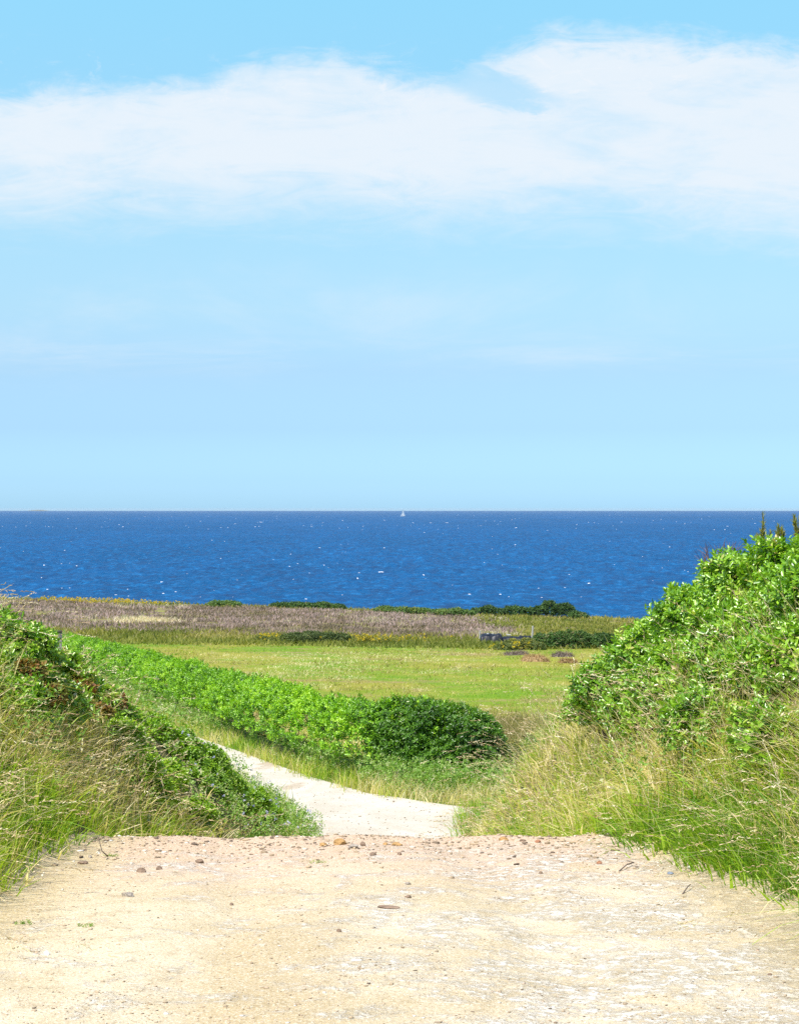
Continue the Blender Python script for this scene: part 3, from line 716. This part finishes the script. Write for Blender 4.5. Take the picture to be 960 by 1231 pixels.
# far rough grass and heather
x, y = view_points(26000, 117, 206, p0=-160, p1=1100, power=1.0)
a = fbm(x*.08, y*.05, 211, 4)
ok = ~((y > 141+14*(a-.5)+RNG.normal(0, 5, len(x))) & (y < 198) & (x < 9+10*(a-.5)))
gx_, gy_ = x[ok], y[ok]
scatter_grass('clifftop_grass', gx_, gy_, (.2, .55), .0008, .45+(fbm(gx_*.15, gy_*.1, 215)-.5)*1.2, 'rough olive and straw grass between field, heather and clifftop', M['coastgrass'], per=3, cr=.25)
x, y = view_points(30000, 132, 205, p0=-160, p1=620, power=1.0)
a = fbm(x*.08, y*.05, 211, 4); b = fbm(x*.1, y*.06, 217, 4)
ok = (y > 136+14*(a-.5)+np.abs(RNG.normal(0, 7, len(x)))-3) & (y < 200) & (x < 9+10*(a-.5)+RNG.normal(0, 3, len(x)))
x, y, b = x[ok], y[ok], b[ok]
kp = fbm(x*.5, y*.3, 221, 2) > RNG.uniform(.3, .6, len(x)); x, y, b = x[kp], y[kp], b[kp]
t = .5+(b-.5)*1.3+(fbm(x*.45, y*.25, 223, 2)-.5)*.9+np.where((y > 185) & (x < -24), .25, 0)
scatter_grass('heather', x, y, (.12, .5), .0008, t, 'dull mauve heather covering the land behind the field', M['heather'], per=4, cr=.3, cat='heather')
def ypatch(px, py_d, wpx, n):
    x = (px+RNG.normal(0, wpx*.35, n)-CX)/F*py_d; y = py_d+RNG.normal(0, 2.0, n); return x, y
xs_, ys_ = zip(*[ypatch(120, 197, 130, 420), ypatch(320, 126, 20, 25), ypatch(435, 126, 70, 60), ypatch(470, 127, 80, 30), ypatch(625, 115, 60, 14)])
x, y = np.concatenate(xs_), np.concatenate(ys_)
B = ground_pts(x, y); B[:, 2] += RNG.uniform(.25, .6, len(x))
V, q, T = sprigs(B, np.array([0, 0, 1.])+RNG.normal(0, .4, B.shape), 5, .1, .14, .7, RNG.uniform(0, 1, len(x)))
tag(mesh('yellow_flowers', V, q, M['yellow'], attrs={'tint': T}), 'yellow flowering weeds dotted along the far scrub and clifftop', 'flowers', kind='stuff')
# straw patch in the heather
x, y = ypatch(175, 158, 55, 900)
scatter_grass('straw_grass', x, y, (.3, .7), .0006, RNG.uniform(.6, 1, len(x)), 'pale straw grass patch standing in the mauve heather', M['straw'], per=2)

# ------------------------------------------------------------------ tamarisk tops, bare twigs
gT = 'feathery tips behind the right hedge'
def plume(px, py0, py1, wpx, d, label):
    base = at(px, py1, d); top = at(px-4, py0, d); gx0, gy0 = base[0], base[1]
    g0 = np.array([gx0, gy0, float(H(gx0, gy0))])
    root = thing('feathery_shrub', g0, label, 'shrub', gT)
    hgt = top[2]-base[2]; w = wpx*d/F
    polys, parts = [], []
    for i in range(9):
        tip = top+np.array([RNG.normal(0, w*.22), RNG.normal(0, w*.22), -abs(RNG.normal(0, .45))*hgt])
        b0 = base+np.array([RNG.normal(0, w*.12), RNG.normal(0, w*.12), -.1])
        polys.append([g0+RNG.normal(0, .02, 3), b0, (b0+tip)/2+RNG.normal(0, .006, 3), tip])
        nb = 150; t = RNG.uniform(0, 1, nb)[:, None]
        p = b0+(tip-b0)*t
        D = norm((tip-b0)[None])+RNG.normal(0, .4, (nb, 3))
        parts.append(leaves(p, D, RNG.normal(size=(nb, 3)), np.full(nb, .042), np.full(nb, .0045), np.clip(RNG.normal(.45, .3, nb), 0, 1)))
    V, Fc, T = merge(parts)
    mesh('foliage', V, Fc, M['needle'], root, {'tint': T}).matrix_parent_inverse = MatInv(root)
    for pl in polys:
        V, Fc = tubes([pl], .006, .002, 4)
        mesh('stem', V, Fc, M['bark'], root).matrix_parent_inverse = MatInv(root)
plume(919, 618, 668, 15, 13.4, 'tall feathery olive shoot rising left of the others above the right hedge')
plume(941, 629, 672, 11, 13.3, 'shortest feathery olive shoot between two taller ones above the right hedge')
plume(961, 616, 665, 14, 13.2, 'feathery olive shoot above the right hedge at the picture edge')
g0 = ground_at(700, 850); d = 14.0; b0 = at(858, 720, d); g0 = np.array([b0[0], b0[1], float(H(b0[0], b0[1]))])
root = thing('bare_shrub', g0, 'bare purplish twigs sticking out behind the right hedge', 'shrub')
polys = []
for i in range(34):
    b1 = b0+np.array([RNG.normal(0, .04), RNG.normal(0, .05), 0]); tip = at(RNG.uniform(838, 892), RNG.uniform(652, 685), d)+np.array([0, RNG.normal(0, .1), 0])
    mid = b1*.5+tip*.5+RNG.normal(0, .02, 3)
    if i < 6: polys.append([g0+RNG.normal(0, .03, 3), b1, mid, tip])
    else: polys.append([b1, mid, tip])
    for j in range(3):
        e = tip+np.array([RNG.normal(0, .05), RNG.normal(0, .04), RNG.uniform(-.02, .06)]); polys.append([mid*.6+tip*.4, (mid+e)/2*.5+tip*.5, e])
V, Fc = tubes(polys, .0035, .0012, 4)
mesh('twig', V, Fc, M['deadwood'], root).matrix_parent_inverse = MatInv(root)

# ------------------------------------------------------------------ posts, plastic heap, hay heaps
def bevel_box(bm, c, s, bev=.01):
    r = bmesh.ops.create_cube(bm, size=1.0); vs = r['verts']
    bmesh.ops.scale(bm, vec=s, verts=vs); bmesh.ops.translate(bm, vec=c, verts=vs)
    es = list({e for v in vs for e in v.link_edges}); bmesh.ops.bevel(bm, geom=es, offset=bev, segments=2, affect='EDGES')
def bm_obj(name, bm, mat, parent=None, smooth=False):
    me = bpy.data.meshes.new(name); bm.to_mesh(me); bm.free(); me.materials.append(mat)
    if smooth: me.polygons.foreach_set('use_smooth', np.ones(len(me.polygons), bool))
    return link(bpy.data.objects.new(name, me), parent)
def post(px, pytop, d, w, label, cap=False):
    x = (px-CX)/F*d; z0 = float(H(x, d)); top = -(pytop-EY)/F*d
    root = thing('fence_post', (x, d, z0), label, 'post')
    bm = bmesh.new(); h = top-z0; bevel_box(bm, (0, 0, h/2-.1), (w, w, h+.2), w*.12)
    o = bm_obj('stake', bm, M['post'], root); o.rotation_euler = (R(2), R(3), .3)
    if cap:
        bm = bmesh.new(); bevel_box(bm, (h*.05, -h*.035, h+.006), (w*1.3, w*1.3, .016), .004); bm_obj('cap', bm, M['cap'], root)
post(68, 760, 14.1, .034, 'pale fence post with dark cap behind the left bank shrub', True)
post(639, 752.5, 131, .12, 'short pale post behind the scrub right of the black plastic heap')
post(576, 758, 131, .10, 'thin pale stake just left of the black plastic heap')

def heap_mesh(cx, cy, w, dpt, h, seed, nx=40, ny=14, sag=.05, flat=2.2):
    u_ = np.linspace(-1, 1, nx)[:, None]+np.zeros((1, ny)); v_ = np.linspace(-1, 1, ny)[None]+np.zeros((nx, 1))
    prof = np.maximum(1-np.abs(u_)**(flat*2.2), 0)**.6*np.maximum(1-np.abs(v_)**flat, 0)**.6
    x = cx+u_*w/2; y = cy+v_*dpt/2
    z = H(x, y)-.04+h*prof*(.78+.4*fbm(u_*3+seed, v_*2, seed))+sag*(fbm(u_*9, v_*5, seed+3)-.5)*prof
    V = np.stack([x, y, z], -1).reshape(-1, 3); i = np.arange(nx-1)[:, None]*ny; j = np.arange(ny-1)[None]
    q = np.stack([i+j, i+ny+j, i+ny+j+1, i+j+1], -1).reshape(-1, 4)
    return V, q
d = 130.0; x0 = (597-CX)/F*d; root = thing('covered_heap', (x0, d, float(H(x0, d))), 'low heap under shiny black plastic sheeting beyond the field', 'heap')
V, q = heap_mesh((590.5-CX)/F*d, d, 1.75, 1.6, .74, 301, flat=6); mesh('sheeting', V, q, M['plastic'], root).matrix_parent_inverse = MatInv(root)
V, q = heap_mesh((613-CX)/F*d, d+.1, 2.3, 1.3, .55, 307, flat=4); mesh('sheeting', V, q, M['plastic'], root).matrix_parent_inverse = MatInv(root)
V, q = heap_mesh((631-CX)/F*d, d+.3, 1.2, 1.0, .6, 309, flat=3); mesh('sheeting', V, q, M['plastic'], root).matrix_parent_inverse = MatInv(root)
for k, (pxa, pya, wpx) in enumerate(((586, 762.0, 3), (592, 762.0, 1.6), (611, 763.4, 6))):
    c = at(pxa, pya, d-.62); bm = bmesh.new(); bevel_box(bm, tuple(c-np.array(root.location)), (wpx*d/F, .1, .06), .015); bm_obj('tie_strip', bm, M['tie'], root)

def hay(px, py, wpx, hpx, mat, label, seed):
    g = ground_at(px, py); d = g[1]; w = wpx*d/F; h = hpx*d/F
    root = thing('hay_heap', g, label, 'heap', 'raked heaps on the field')
    V, q = heap_mesh(g[0], d, w, w*.6, h*.85, seed, 30, 14, .1, 1.8)
    mesh('heap', V, q, mat, root, {'tint': RNG.uniform(0, 1, len(V))}, smooth=False).matrix_parent_inverse = MatInv(root)
    k = RNG.integers(0, len(V), 900); p = V[k]+RNG.normal(0, .03, (900, 3))
    Vs, qs, T = blades(p, RNG.uniform(.1, .3, 900), .03, RNG.normal(0, .8, (900, 2)), RNG.uniform(0, 1, 900), 1, .3)
    mesh('loose_hay', Vs, qs, mat, root, {'tint': T}).matrix_parent_inverse = MatInv(root)
hay(643, 796, 34, 10, M['hay'], 'reddish brown raked heap, tallest on the field', 401)
hay(620, 788, 30, 5, M['greyhay'], 'low grey heap left of the reddish heap on the field', 404)
hay(676, 790, 26, 6, M['greyhay'], 'low grey heap right of the reddish heap on the field', 407)
hay(683, 798, 22, 6, M['hay'], 'small pinkish brown heap in front of the right grey heap', 409)

# ------------------------------------------------------------------ stones, sticks, pebbles
def rock(seed, sx, sy, sz, sub=2):
    bm = bmesh.new(); bmesh.ops.create_icosphere(bm, subdivisions=sub, radius=1)
    rg = np.random.default_rng(seed)
    pl = norm(rg.normal(size=(7, 3))); dd = rg.uniform(.55, .85, 7)
    for v in bm.verts:
        c = np.array(v.co)
        for n_, k in zip(pl, dd):
            e = c@n_-k
            if e > 0: c = c-n_*e*.9
        c += rg.normal(0, .035, 3); v.co = c*np.array([sx, sy, sz])
    return bm
ST = [ # px, py(base), width px, height px, material, label, name
 (408, 1016, 15, 10, 'tan', 'largest smooth tan stone sitting upright on the crest of the track'),
 (388, 1017, 11, 5, 'tan', 'low tan stone just left of the largest stone on the crest'),
 (425, 1020, 13, 6, 'grey', 'flat grey brown stone just right of the largest crest stone'),
 (436, 1017, 8, 6, 'brown', 'small brown stone behind the flat grey brown crest stone'),
 (477, 1017, 14, 6, 'tan', 'broad flat tan stone at the middle of the crest'),
 (448, 1029, 9, 5, 'brown', 'brown stone below the gap between the tan crest stones'),
 (480, 1028, 6, 5, 'brown', 'small dark stone just below the broad flat tan stone'),
 (463, 1016, 6, 4, 'tan', 'little tan stone touching the left of the broad flat one'),
 (605, 1011, 11, 6, 'tan', 'pale tan stone on the crest beside the right bank grass'),
 (628, 1012, 8, 4, 'brown', 'flat brown stone on the right of the crest near grass'),
 (646, 1013, 8, 4, 'red', 'reddish flat stone at the right end of the crest'),
 (490, 1080, 9, 5, 'brown', 'dark brown stone in the middle of the track above the slab'),
 (490, 1064, 8, 4, 'grey', 'grey stone in the middle of the track above the dark one'),
 (467, 1092, 27, 4, 'brown', 'long flat purplish brown slab embedded in mid track'),
 (169, 1049, 12, 7, 'brown', 'dark angular stone on the upper left of the track'),
 (191, 1046, 8, 6, 'brown', 'small dark stone right of the dark angular stone'),
 (240, 1038, 12, 6, 'brown', 'dark flat stone on the left half of the crest slope'),
 (153, 1078, 16, 8, 'grey', 'grey stone pair lump on the left of the track'),
 (99, 1039, 13, 5, 'brown', 'dark flat stone beside the left bank grass'),
 (108, 1032, 6, 5, 'grey', 'little grey stone above the dark flat stone by the left bank'),
 (278, 1089, 5, 4, 'brown', 'tiny dark stone alone on the left middle of the track'),
 (407, 1121, 7, 5, 'brown', 'dark pebble below the long slab on the bare track'),
 (56, 1149, 8, 7, 'white', 'white stone near the lower left of the track'),
 (720, 1039, 7, 5, 'red', 'rust red stone on the right side below the crest'),
 (650, 1051, 5, 4, 'brown', 'small dark stone left of the rust red stone'),
 (805, 1051, 9, 4, 'blueg', 'bluish grey flat stone at the edge of the right bank'),
 (830, 1044, 7, 5, 'white', 'whitish stone touching the right bank grass'),
 (925, 1173, 5, 4, 'brown', 'tiny black stone at the lower right of the track'),
]
def drop(o, g, yaw):
    o.location = Vector([float(v) for v in g]); o.rotation_euler = (0, 0, float(yaw))
def track_pt(px, py):
    yv = np.arange(4.8, 12, .01); xv = (px-CX)/F*yv; zv = -(py-EY)/F*yv
    g = Ht(xv, yv)+.012; k = np.argmax(g >= zv)
    if g[k] < zv[k]: k = int(np.argmin(zv-g))
    return np.array([xv[k], yv[k], g[k]])
for i, (px, py, w, h, mt, lb_) in enumerate(ST):
    g = track_pt(px, py); sc = g[1]/F
    bm = rock(500+i, w*sc/2*1.1, w*sc/2*.9 if w < 25 else w*sc/2*.6, h*sc*.62, 3 if w > 10 else 2)
    o = bm_obj('stone', bm, M[mt]); g[2] += h*sc*.14; drop(o, g, RNG.uniform(-.4, .4)); o.name = 'stone'
    tag(o, lb_, 'stone', 'loose stones on the track')
SK = [(752, 1045, 22, 12, 'thin forked dark stick lying below the right bank grass'), (825, 1072, 18, 12, 'short bent dark twig on the right of the track'), (120, 1035, 12, 34, 'thin dry stalk leaning out from the left bank foot')]
for i, (px, py, w, h, lb_) in enumerate(SK):
    g = track_pt(px, py); sc = g[1]/F
    a = np.array([-w/2*sc, -.10, .006]); b = np.array([w/2*sc, .10, .012]); c = (a+b)/2+np.array([.01, .015, .012])
    if i == 2: b[2] = .12; c[2] = .05; a = -a*np.array([1, 1, 0])+np.array([0, 0, .004]); b[0] = -b[0]
    pl = [[a, c, b], [c, c*.4+b*.6+np.array([.02, .0, .004]), b+np.array([-.03, .03, .004])]] if i == 0 else [[a, c, b]]
    V, Fc = tubes(pl, .004, .002, 5)
    o = mesh('stick', V, Fc, M['stick']); drop(o, g, 0); tag(o, lb_, 'stick')

# pebbles as uncountable gravel
def pebbles(name, x, y, s, tint, zf, label):
    bm = bmesh.new(); bmesh.ops.create_icosphere(bm, subdivisions=1, radius=1); bm.verts.ensure_lookup_table()
    v0 = np.array([v.co[:] for v in bm.verts]); f0 = np.array([[v.index for v in f.verts] for f in bm.faces]); bm.free()
    n = len(x); rs = RNG.uniform(.65, 1.3, (n, len(v0), 1)); ax = s[:, None]*RNG.uniform(.6, 1.25, (n, 3))*np.array([1.3, 1, .45])
    an = RNG.uniform(0, 6.28, n); V = v0[None]*rs*ax[:, None]
    cx_, sx_ = np.cos(an)[:, None], np.sin(an)[:, None]
    V = np.stack([V[..., 0]*cx_-V[..., 1]*sx_, V[..., 0]*sx_+V[..., 1]*cx_, V[..., 2]], -1)
    V = V+np.stack([x, y, zf(x, y)+.012+s*.15], 1)[:, None]
    f = f0[None]+(np.arange(n)*len(v0))[:, None, None]
    return tag(mesh(name, V, f.reshape(-1, 3), M['pebble'], attrs={'tint': np.repeat(tint, len(v0))}), label, 'gravel', kind='stuff')
x, y = view_points(26000, 4.8, 11.5, p0=-300, p1=1260, power=1.0)
ok = (np.abs(x-rc(y)) < rw(y)*1.05); x, y = x[ok], y[ok]
keep = RNG.uniform(size=len(x)) < .25+.75*sstep(.45, .65, fbm(x*1.5, y*1.2, 601))+.4*sstep(-.6, -1.6, x)
x, y = x[keep], y[keep]
s_ = RNG.lognormal(math.log(.0026), .55, len(x)); 
x2 = RNG.uniform(-2.0, 1.35, 3800); y2 = np.clip(RNG.normal(10.7, .6, 3800), 8.6, 11.6); s2 = RNG.lognormal(math.log(.0046), .65, 3800)
X_, Y_, S_ = np.concatenate([x, x2]), np.concatenate([y, y2]), np.clip(np.concatenate([s_, s2]), .002, .022)
S_ = np.where(Y_ < 9, np.minimum(S_, .009), S_)
pebbles('track_gravel', X_, Y_, S_, np.where((RNG.uniform(size=len(X_)) < .22) & (Y_ > 9.3), RNG.uniform(0, .15, len(X_)), np.clip(RNG.normal(.55, .28, len(X_)), 0, 1)), Ht, 'small pebbles strewn over the sandy track and its crest')
x, y = view_points(2200, 30, 60, p0=200, p1=620, power=1.5)
ok = np.abs(x-rc(y)) < rw(y)*1.0; x, y = x[ok], y[ok]
pebbles('road_gravel', x, y, np.clip(RNG.lognormal(math.log(.008), .5, len(x)), .004, .022), np.clip(RNG.normal(.55, .3, len(x)), 0, 1), lambda a_, b_: H(a_, b_)+.012, 'loose grey gravel lying on the pale lower road')
# tiny weeds on the track
gW = 'tiny weeds on the track'
for i, (px, py, lb_) in enumerate(((25, 1112, 'small weed tuft at the left edge of the bare track'), (103, 1115, 'flat weed tuft on the track right of the edge tuft'), (134, 1030, 'tiny green weed among stones on the left of the crest'), (382, 1038, 'tiny green weed just below the tan crest stones'))):
    g = track_pt(px, py); nb = 20
    B = np.zeros((nb, 3)); B[:, :2] = RNG.normal(0, .014, (nb, 2))*np.array([1.6, 1])
    V, q, T = sprigs(B, np.array([0, 0, .6])+RNG.normal(0, .6, (nb, 3)), 5, .014, .013, .35, RNG.uniform(.2, .95, nb))
    o = mesh('track_weed', V, q, M['weed'], attrs={'tint': T}); drop(o, g, 0); tag(o, lb_, 'weed', gW)

# ------------------------------------------------------------------ sailboat, far island
d = 3900.0; x0 = (484-CX)/F*d
root = thing('sailboat', (x0, d, SEA+.1), 'small white sailing boat on the horizon near the middle of the sea', 'sailboat')
root.rotation_euler = (0, 0, R(25))
nst = 13; prof = []
V = []
for i in range(nst):
    t = i/(nst-1); xx = -5.5+11.5*t; w = 1.75*math.sin(math.pi*min(1, .28+.72*t)**1.3)*(1 if t < .97 else .15)+.05; sh = 1.05+.35*t*t
    for yy, zz in ((-w, sh), (-w*.8, .2), (0, -.5), (w*.8, .2), (w, sh), (0, sh+.05)): V.append((xx, yy, zz))
q = [(i*6+j, i*6+(j+1) % 6, i*6+6+(j+1) % 6, i*6+6+j) for i in range(nst-1) for j in range(6)]
hexf = [tuple(range(6))[::-1], tuple(range((nst-1)*6, nst*6))]
mesh('hull', V, [np.array(q), np.array(hexf)], M['hull'], root, smooth=False)
bm = bmesh.new(); bevel_box(bm, (-.6, 0, 1.55), (4.2, 1.7, .7), .2); bm_obj('cabin', bm, M['hull'], root)
V, Fc = tubes([[(1, 0, 1), (1, 0, 9), (.9, 0, 17.6)]], .11, .07, 8); mesh('mast', V, Fc, M['alu'], root)
V, Fc = tubes([[(1, 0, 2.4), (-4.6, .5, 2.5)]], .09, .07, 8); mesh('boom', V, Fc, M['alu'], root)
def sail(a, b, c, belly, name):
    a, b, c = map(np.array, (a, b, c)); n = 12; V = []
    for i in range(n+1):
        for j in range(n+1):
            t, s_ = i/n, j/n; p = (a*(1-s_)+b*s_)*(1-t)+c*t; p = p+np.array([0, belly*math.sin(math.pi*s_)*math.sin(math.pi*min(1, t*.9+.1)), 0]); V.append(p)
    V = np.array(V); q = [(i*(n+1)+j, i*(n+1)+j+1, (i+1)*(n+1)+j+1, (i+1)*(n+1)+j) for i in range(n) for j in range(n)]
    o = mesh(name, V, np.array(q), M['sail'], root, smooth=True); md = o.modifiers.new('thick', 'SOLIDIFY'); md.thickness = .04
sail((.85, .02, 2.6), (-4.5, .5, 2.7), (.85, .02, 17.2), .7, 'mainsail')
sail((5.6, 0, 1.6), (.4, .8, 2.0), (1.15, .05, 15.0), .6, 'jib')

px_, py_, nn_ = 46, 611.4, 60
u_ = np.linspace(-1, 1, nn_); d = 13300.0
ix = (px_+u_*13-CX)/F*d; hz = 9*np.maximum(1-np.abs(u_)**1.6, 0)*(.55+.9*fbm(u_*4, u_*0, 700, 3))
iy = np.linspace(-1, 1, 14)
X2 = ix[:, None]+0*iy[None]; Y2 = d+iy[None]*160+0*ix[:, None]; Z2 = SEA-3+(hz[:, None]+3)*np.maximum(1-iy[None]**2, 0)*(.8+.4*fbm(X2*.02, Y2*.02, 703))
V = np.stack([X2, Y2, Z2], -1).reshape(-1, 3); i = np.arange(nn_-1)[:, None]*14; j = np.arange(13)[None]
q = np.stack([i+j, i+14+j, i+14+j+1, i+j+1], -1).reshape(-1, 4)
tag(mesh('island', V, q, M['isle'], smooth=True), kind='structure')
hz0 = np.array([[-12000, -60, -36.0], [12000, -60, -36], [12000, 14300, -36], [-12000, 14300, -36], [-12000, -60, 1.2], [12000, -60, 1.2], [12000, 14300, 1.2], [-12000, 14300, 1.2]])
hm, hnt, hout = newmat('air'); pv = N(hnt, 'ShaderNodeVolumePrincipled'); pv.inputs['Color'].default_value = (.80, .90, 1, 1); pv.inputs['Density'].default_value = 3.2e-5; pv.inputs['Anisotropy'].default_value = .2
hnt.links.new(pv.outputs[0], hout.inputs['Volume'])
tag(mesh('haze', hz0, np.array([[0, 3, 2, 1], [4, 5, 6, 7], [0, 1, 5, 4], [1, 2, 6, 5], [2, 3, 7, 6], [3, 0, 4, 7]]), hm), kind='stuff')

# ------------------------------------------------------------------ light, sky, camera
sc = bpy.context.scene
SUN = Vector((-.48, -.40, 1.25)).normalized()
el = math.asin(SUN.z); az = math.atan2(SUN.x, SUN.y)
sd = bpy.data.lights.new('sun', 'SUN'); sd.energy = 4.2; sd.angle = R(.53); sd.color = (1, .955, .88)
so = bpy.data.objects.new('sun', sd); C.objects.link(so); so.rotation_euler = (-SUN).to_track_quat('-Z', 'Y').to_euler(); so.location = SUN*60

w = bpy.data.worlds.new('World'); sc.world = w; w.use_nodes = True
nt = w.node_tree; nt.nodes.clear(); L = nt.links.new
out = nt.nodes.new('ShaderNodeOutputWorld'); bg = nt.nodes.new('ShaderNodeBackground'); L(bg.outputs[0], out.inputs[0])
sky = N(nt, 'ShaderNodeTexSky', sky_type='NISHITA'); sky.sun_disc = False; sky.sun_elevation = el; sky.sun_rotation = az
sky.air_density = 1.0; sky.dust_density = .6; sky.ozone_density = 1.5; sky.altitude = 10
STR = .11
bg.inputs[1].default_value = STR
tc = N(nt, 'ShaderNodeTexCoord'); dirv = tc.outputs['Generated']
sp = N(nt, 'ShaderNodeSeparateXYZ'); L(dirv, sp.inputs[0])
X_, Y_, Z_ = sp.outputs
yy = math_(nt, 'MAXIMUM', Y_, .05)
U = math_(nt, 'DIVIDE', X_, yy); Vv = math_(nt, 'DIVIDE', Z_, yy)
cmb = N(nt, 'ShaderNodeCombineXYZ'); L(U, cmb.inputs[0]); L(Vv, cmb.inputs[1]); uv = cmb.outputs[0]
def fcurve(src, pts, lo=-.5, hi=.5):
    f = N(nt, 'ShaderNodeFloatCurve'); cm = f.mapping; c = cm.curves[0]
    pts = [((u_-lo)/(hi-lo), v) for u_, v in pts]
    while len(c.points) < len(pts): c.points.new(.5, .5)
    for p, (a, b) in zip(c.points, pts): p.location = (a, b)
    cm.update(); t = math_(nt, 'DIVIDE', math_(nt, 'SUBTRACT', src, lo), hi-lo); L(t, f.inputs['Value']); return f.outputs[0]
def pxu(p): return (p-CX)/F
def pyv(p): return (EY-p)/F
# warp
wn = N(nt, 'ShaderNodeTexNoise'); wn.inputs['Scale'].default_value = 9; wn.inputs['Detail'].default_value = 5; L(uv, wn.inputs['Vector'])
rot = N(nt, 'ShaderNodeMapping'); rot.inputs['Rotation'].default_value = (0, 0, -.42); rot.inputs['Scale'].default_value = (1, 4.0, 1); L(uv, rot.inputs[0])
fw = N(nt, 'ShaderNodeTexNoise'); fw.inputs['Scale'].default_value = 18; fw.inputs['Detail'].default_value = 10; fw.inputs['Roughness'].default_value = .66; fw.inputs['Distortion'].default_value = .9; L(rot.outputs[0], fw.inputs['Vector'])
fea = fw.outputs[0]
wv = math_(nt, 'ADD', math_(nt, 'ADD', math_(nt, 'MULTIPLY', math_(nt, 'SUBTRACT', wn.outputs[0], .5), .04), math_(nt, 'MULTIPLY', math_(nt, 'SUBTRACT', fea, .5), .04)), math_(nt, 'MULTIPLY', math_(nt, 'SUBTRACT', noise(nt, uv, 40, 8, .7, 1.2, (1, 2.2, 1)), .5), .016))
st = noise(nt, uv, 14, 8, .62, .6, (1, 2.4, 1)); st2 = noise(nt, uv, 4.5, 6, .6, .8, (1, 2.2, 1)); fi = noise(nt, uv, 45, 6, .7, 1.0, (1, 2, 1))
vw = math_(nt, 'ADD', Vv, wv)
top = fcurve(U, [(-.5, .24), (pxu(0), pyv(120)), (pxu(130), pyv(108)), (pxu(370), pyv(72)), (pxu(480), pyv(88)), (pxu(545), pyv(98)), (pxu(590), pyv(75)), (pxu(720), pyv(40)), (pxu(960), pyv(64)), (.5, .26)])
bot = fcurve(U, [(-.5, .17), (pxu(0), pyv(240)), (pxu(230), pyv(250)), (pxu(420), pyv(245)), (pxu(700), pyv(255)), (pxu(960), pyv(262)), (.5, .17)])
top = math_(nt, 'ADD', top, .004); a = math_(nt, 'SUBTRACT', top, vw); b = math_(nt, 'SUBTRACT', vw, bot)
def sst(v, lo, hi, c=0., d=1.): return mapr(nt, v, lo, hi, c, d)
mk = math_(nt, 'MULTIPLY', sst(a, -.006, .018), sst(b, -.030, .030))
dens = math_(nt, 'ADD', math_(nt, 'ADD', math_(nt, 'MULTIPLY', st, .4), math_(nt, 'MULTIPLY', st2, .5)), math_(nt, 'MULTIPLY', math_(nt, 'SUBTRACT', fea, .22), .42))
cl = math_(nt, 'MULTIPLY', mk, sst(dens, .30, .62, .5, 1))
# notch of blue between the two lobes
nu = math_(nt, 'SUBTRACT', math_(nt, 'SUBTRACT', U, pxu(612)), math_(nt, 'MULTIPLY', math_(nt, 'SUBTRACT', pyv(118), Vv), 1.2))
nd = math_(nt, 'ADD', math_(nt, 'POWER', math_(nt, 'DIVIDE', nu, .024), 2.0), math_(nt, 'POWER', math_(nt, 'DIVIDE', math_(nt, 'SUBTRACT', vw, pyv(113)), .010), 2.0))
cl = math_(nt, 'MULTIPLY', cl, math_(nt, 'SUBTRACT', 1.0, sst(nd, 2.2, .1, 0, .62)))
# thin veils lower down and wisps above
veil = math_(nt, 'MULTIPLY', sst(math_(nt, 'ABSOLUTE', math_(nt, 'SUBTRACT', vw, pyv(385))), .045, .0), sst(st2, .42, .65, 0, .28))
wis = math_(nt, 'MULTIPLY', sst(math_(nt, 'ABSOLUTE', math_(nt, 'SUBTRACT', vw, pyv(85))), .03, .0), sst(fi, .55, .75, 0, .3))
band = math_(nt, 'MULTIPLY', sst(math_(nt, 'ABSOLUTE', math_(nt, 'SUBTRACT', math_(nt, 'ADD', Vv, math_(nt, 'MULTIPLY', wv, .2)), pyv(425))), .018, .0), sst(noise(nt, uv, 7, 8, .7, .6, (1, 9, 1)), .4, .7, 0, .22))
fac = math_(nt, 'MINIMUM', math_(nt, 'ADD', math_(nt, 'ADD', math_(nt, 'ADD', math_(nt, 'MULTIPLY', cl, .95), band), veil), wis), 1.0)
fac = math_(nt, 'MULTIPLY', fac, sst(Y_, .2, .5))
EXPO = .85
k = 1/(2**EXPO)/STR
# clear-air tint: the sky model times a mild blue grade by elevation
elev = math_(nt, 'DIVIDE', Z_, 1.0)
gr = ramp(nt, [(.0, (.33, .58, .97)), (.035, (.297, .50, .845)), (.095, (.296, .43, .643)), (.165, (.355, .451, .565)), (.235, (.453, .539, .564)),
               (.335, (.53, .64, .60)), (.495, (.555, .765, .69)), (.615, (.605, .90, .773)), (.9, (.667, .75, .70)), (1, (.667, .667, .667))]); L(math_(nt, 'MULTIPLY', elev, 2.0), gr.inputs[0])
skyc = mixc(nt, 1.0, sky.outputs[0], mixc(nt, 1.0, gr.outputs[0], (1.5, 1.5, 1.5), 'MULTIPLY'), 'MULTIPLY')
clc = N(nt, 'ShaderNodeRGB'); clc.outputs[0].default_value = (.835*k, .91*k, .985*k, 1)
fin = mixc(nt, fac, skyc, clc.outputs[0])
L(fin, bg.inputs[0])

cam = bpy.data.cameras.new('camera'); co = bpy.data.objects.new('camera', cam); C.objects.link(co)
cam.sensor_fit = 'HORIZONTAL'; cam.sensor_width = 36; cam.lens = 36*F/960; cam.clip_end = 40000; cam.clip_start = .1
co.location = (0, 0, 0); co.rotation_euler = (R(90)-(615.5-EY)/F, 0, 0)
sc.camera = co
vs = sc.view_settings; vs.view_transform = 'Standard'; vs.look = 'None'; vs.exposure = EXPO; vs.gamma = 1; vs.use_curve_mapping = False
sc.cycles.use_denoising = False; sc.cycles.max_bounces = 6; sc.cycles.transparent_max_bounces = 4
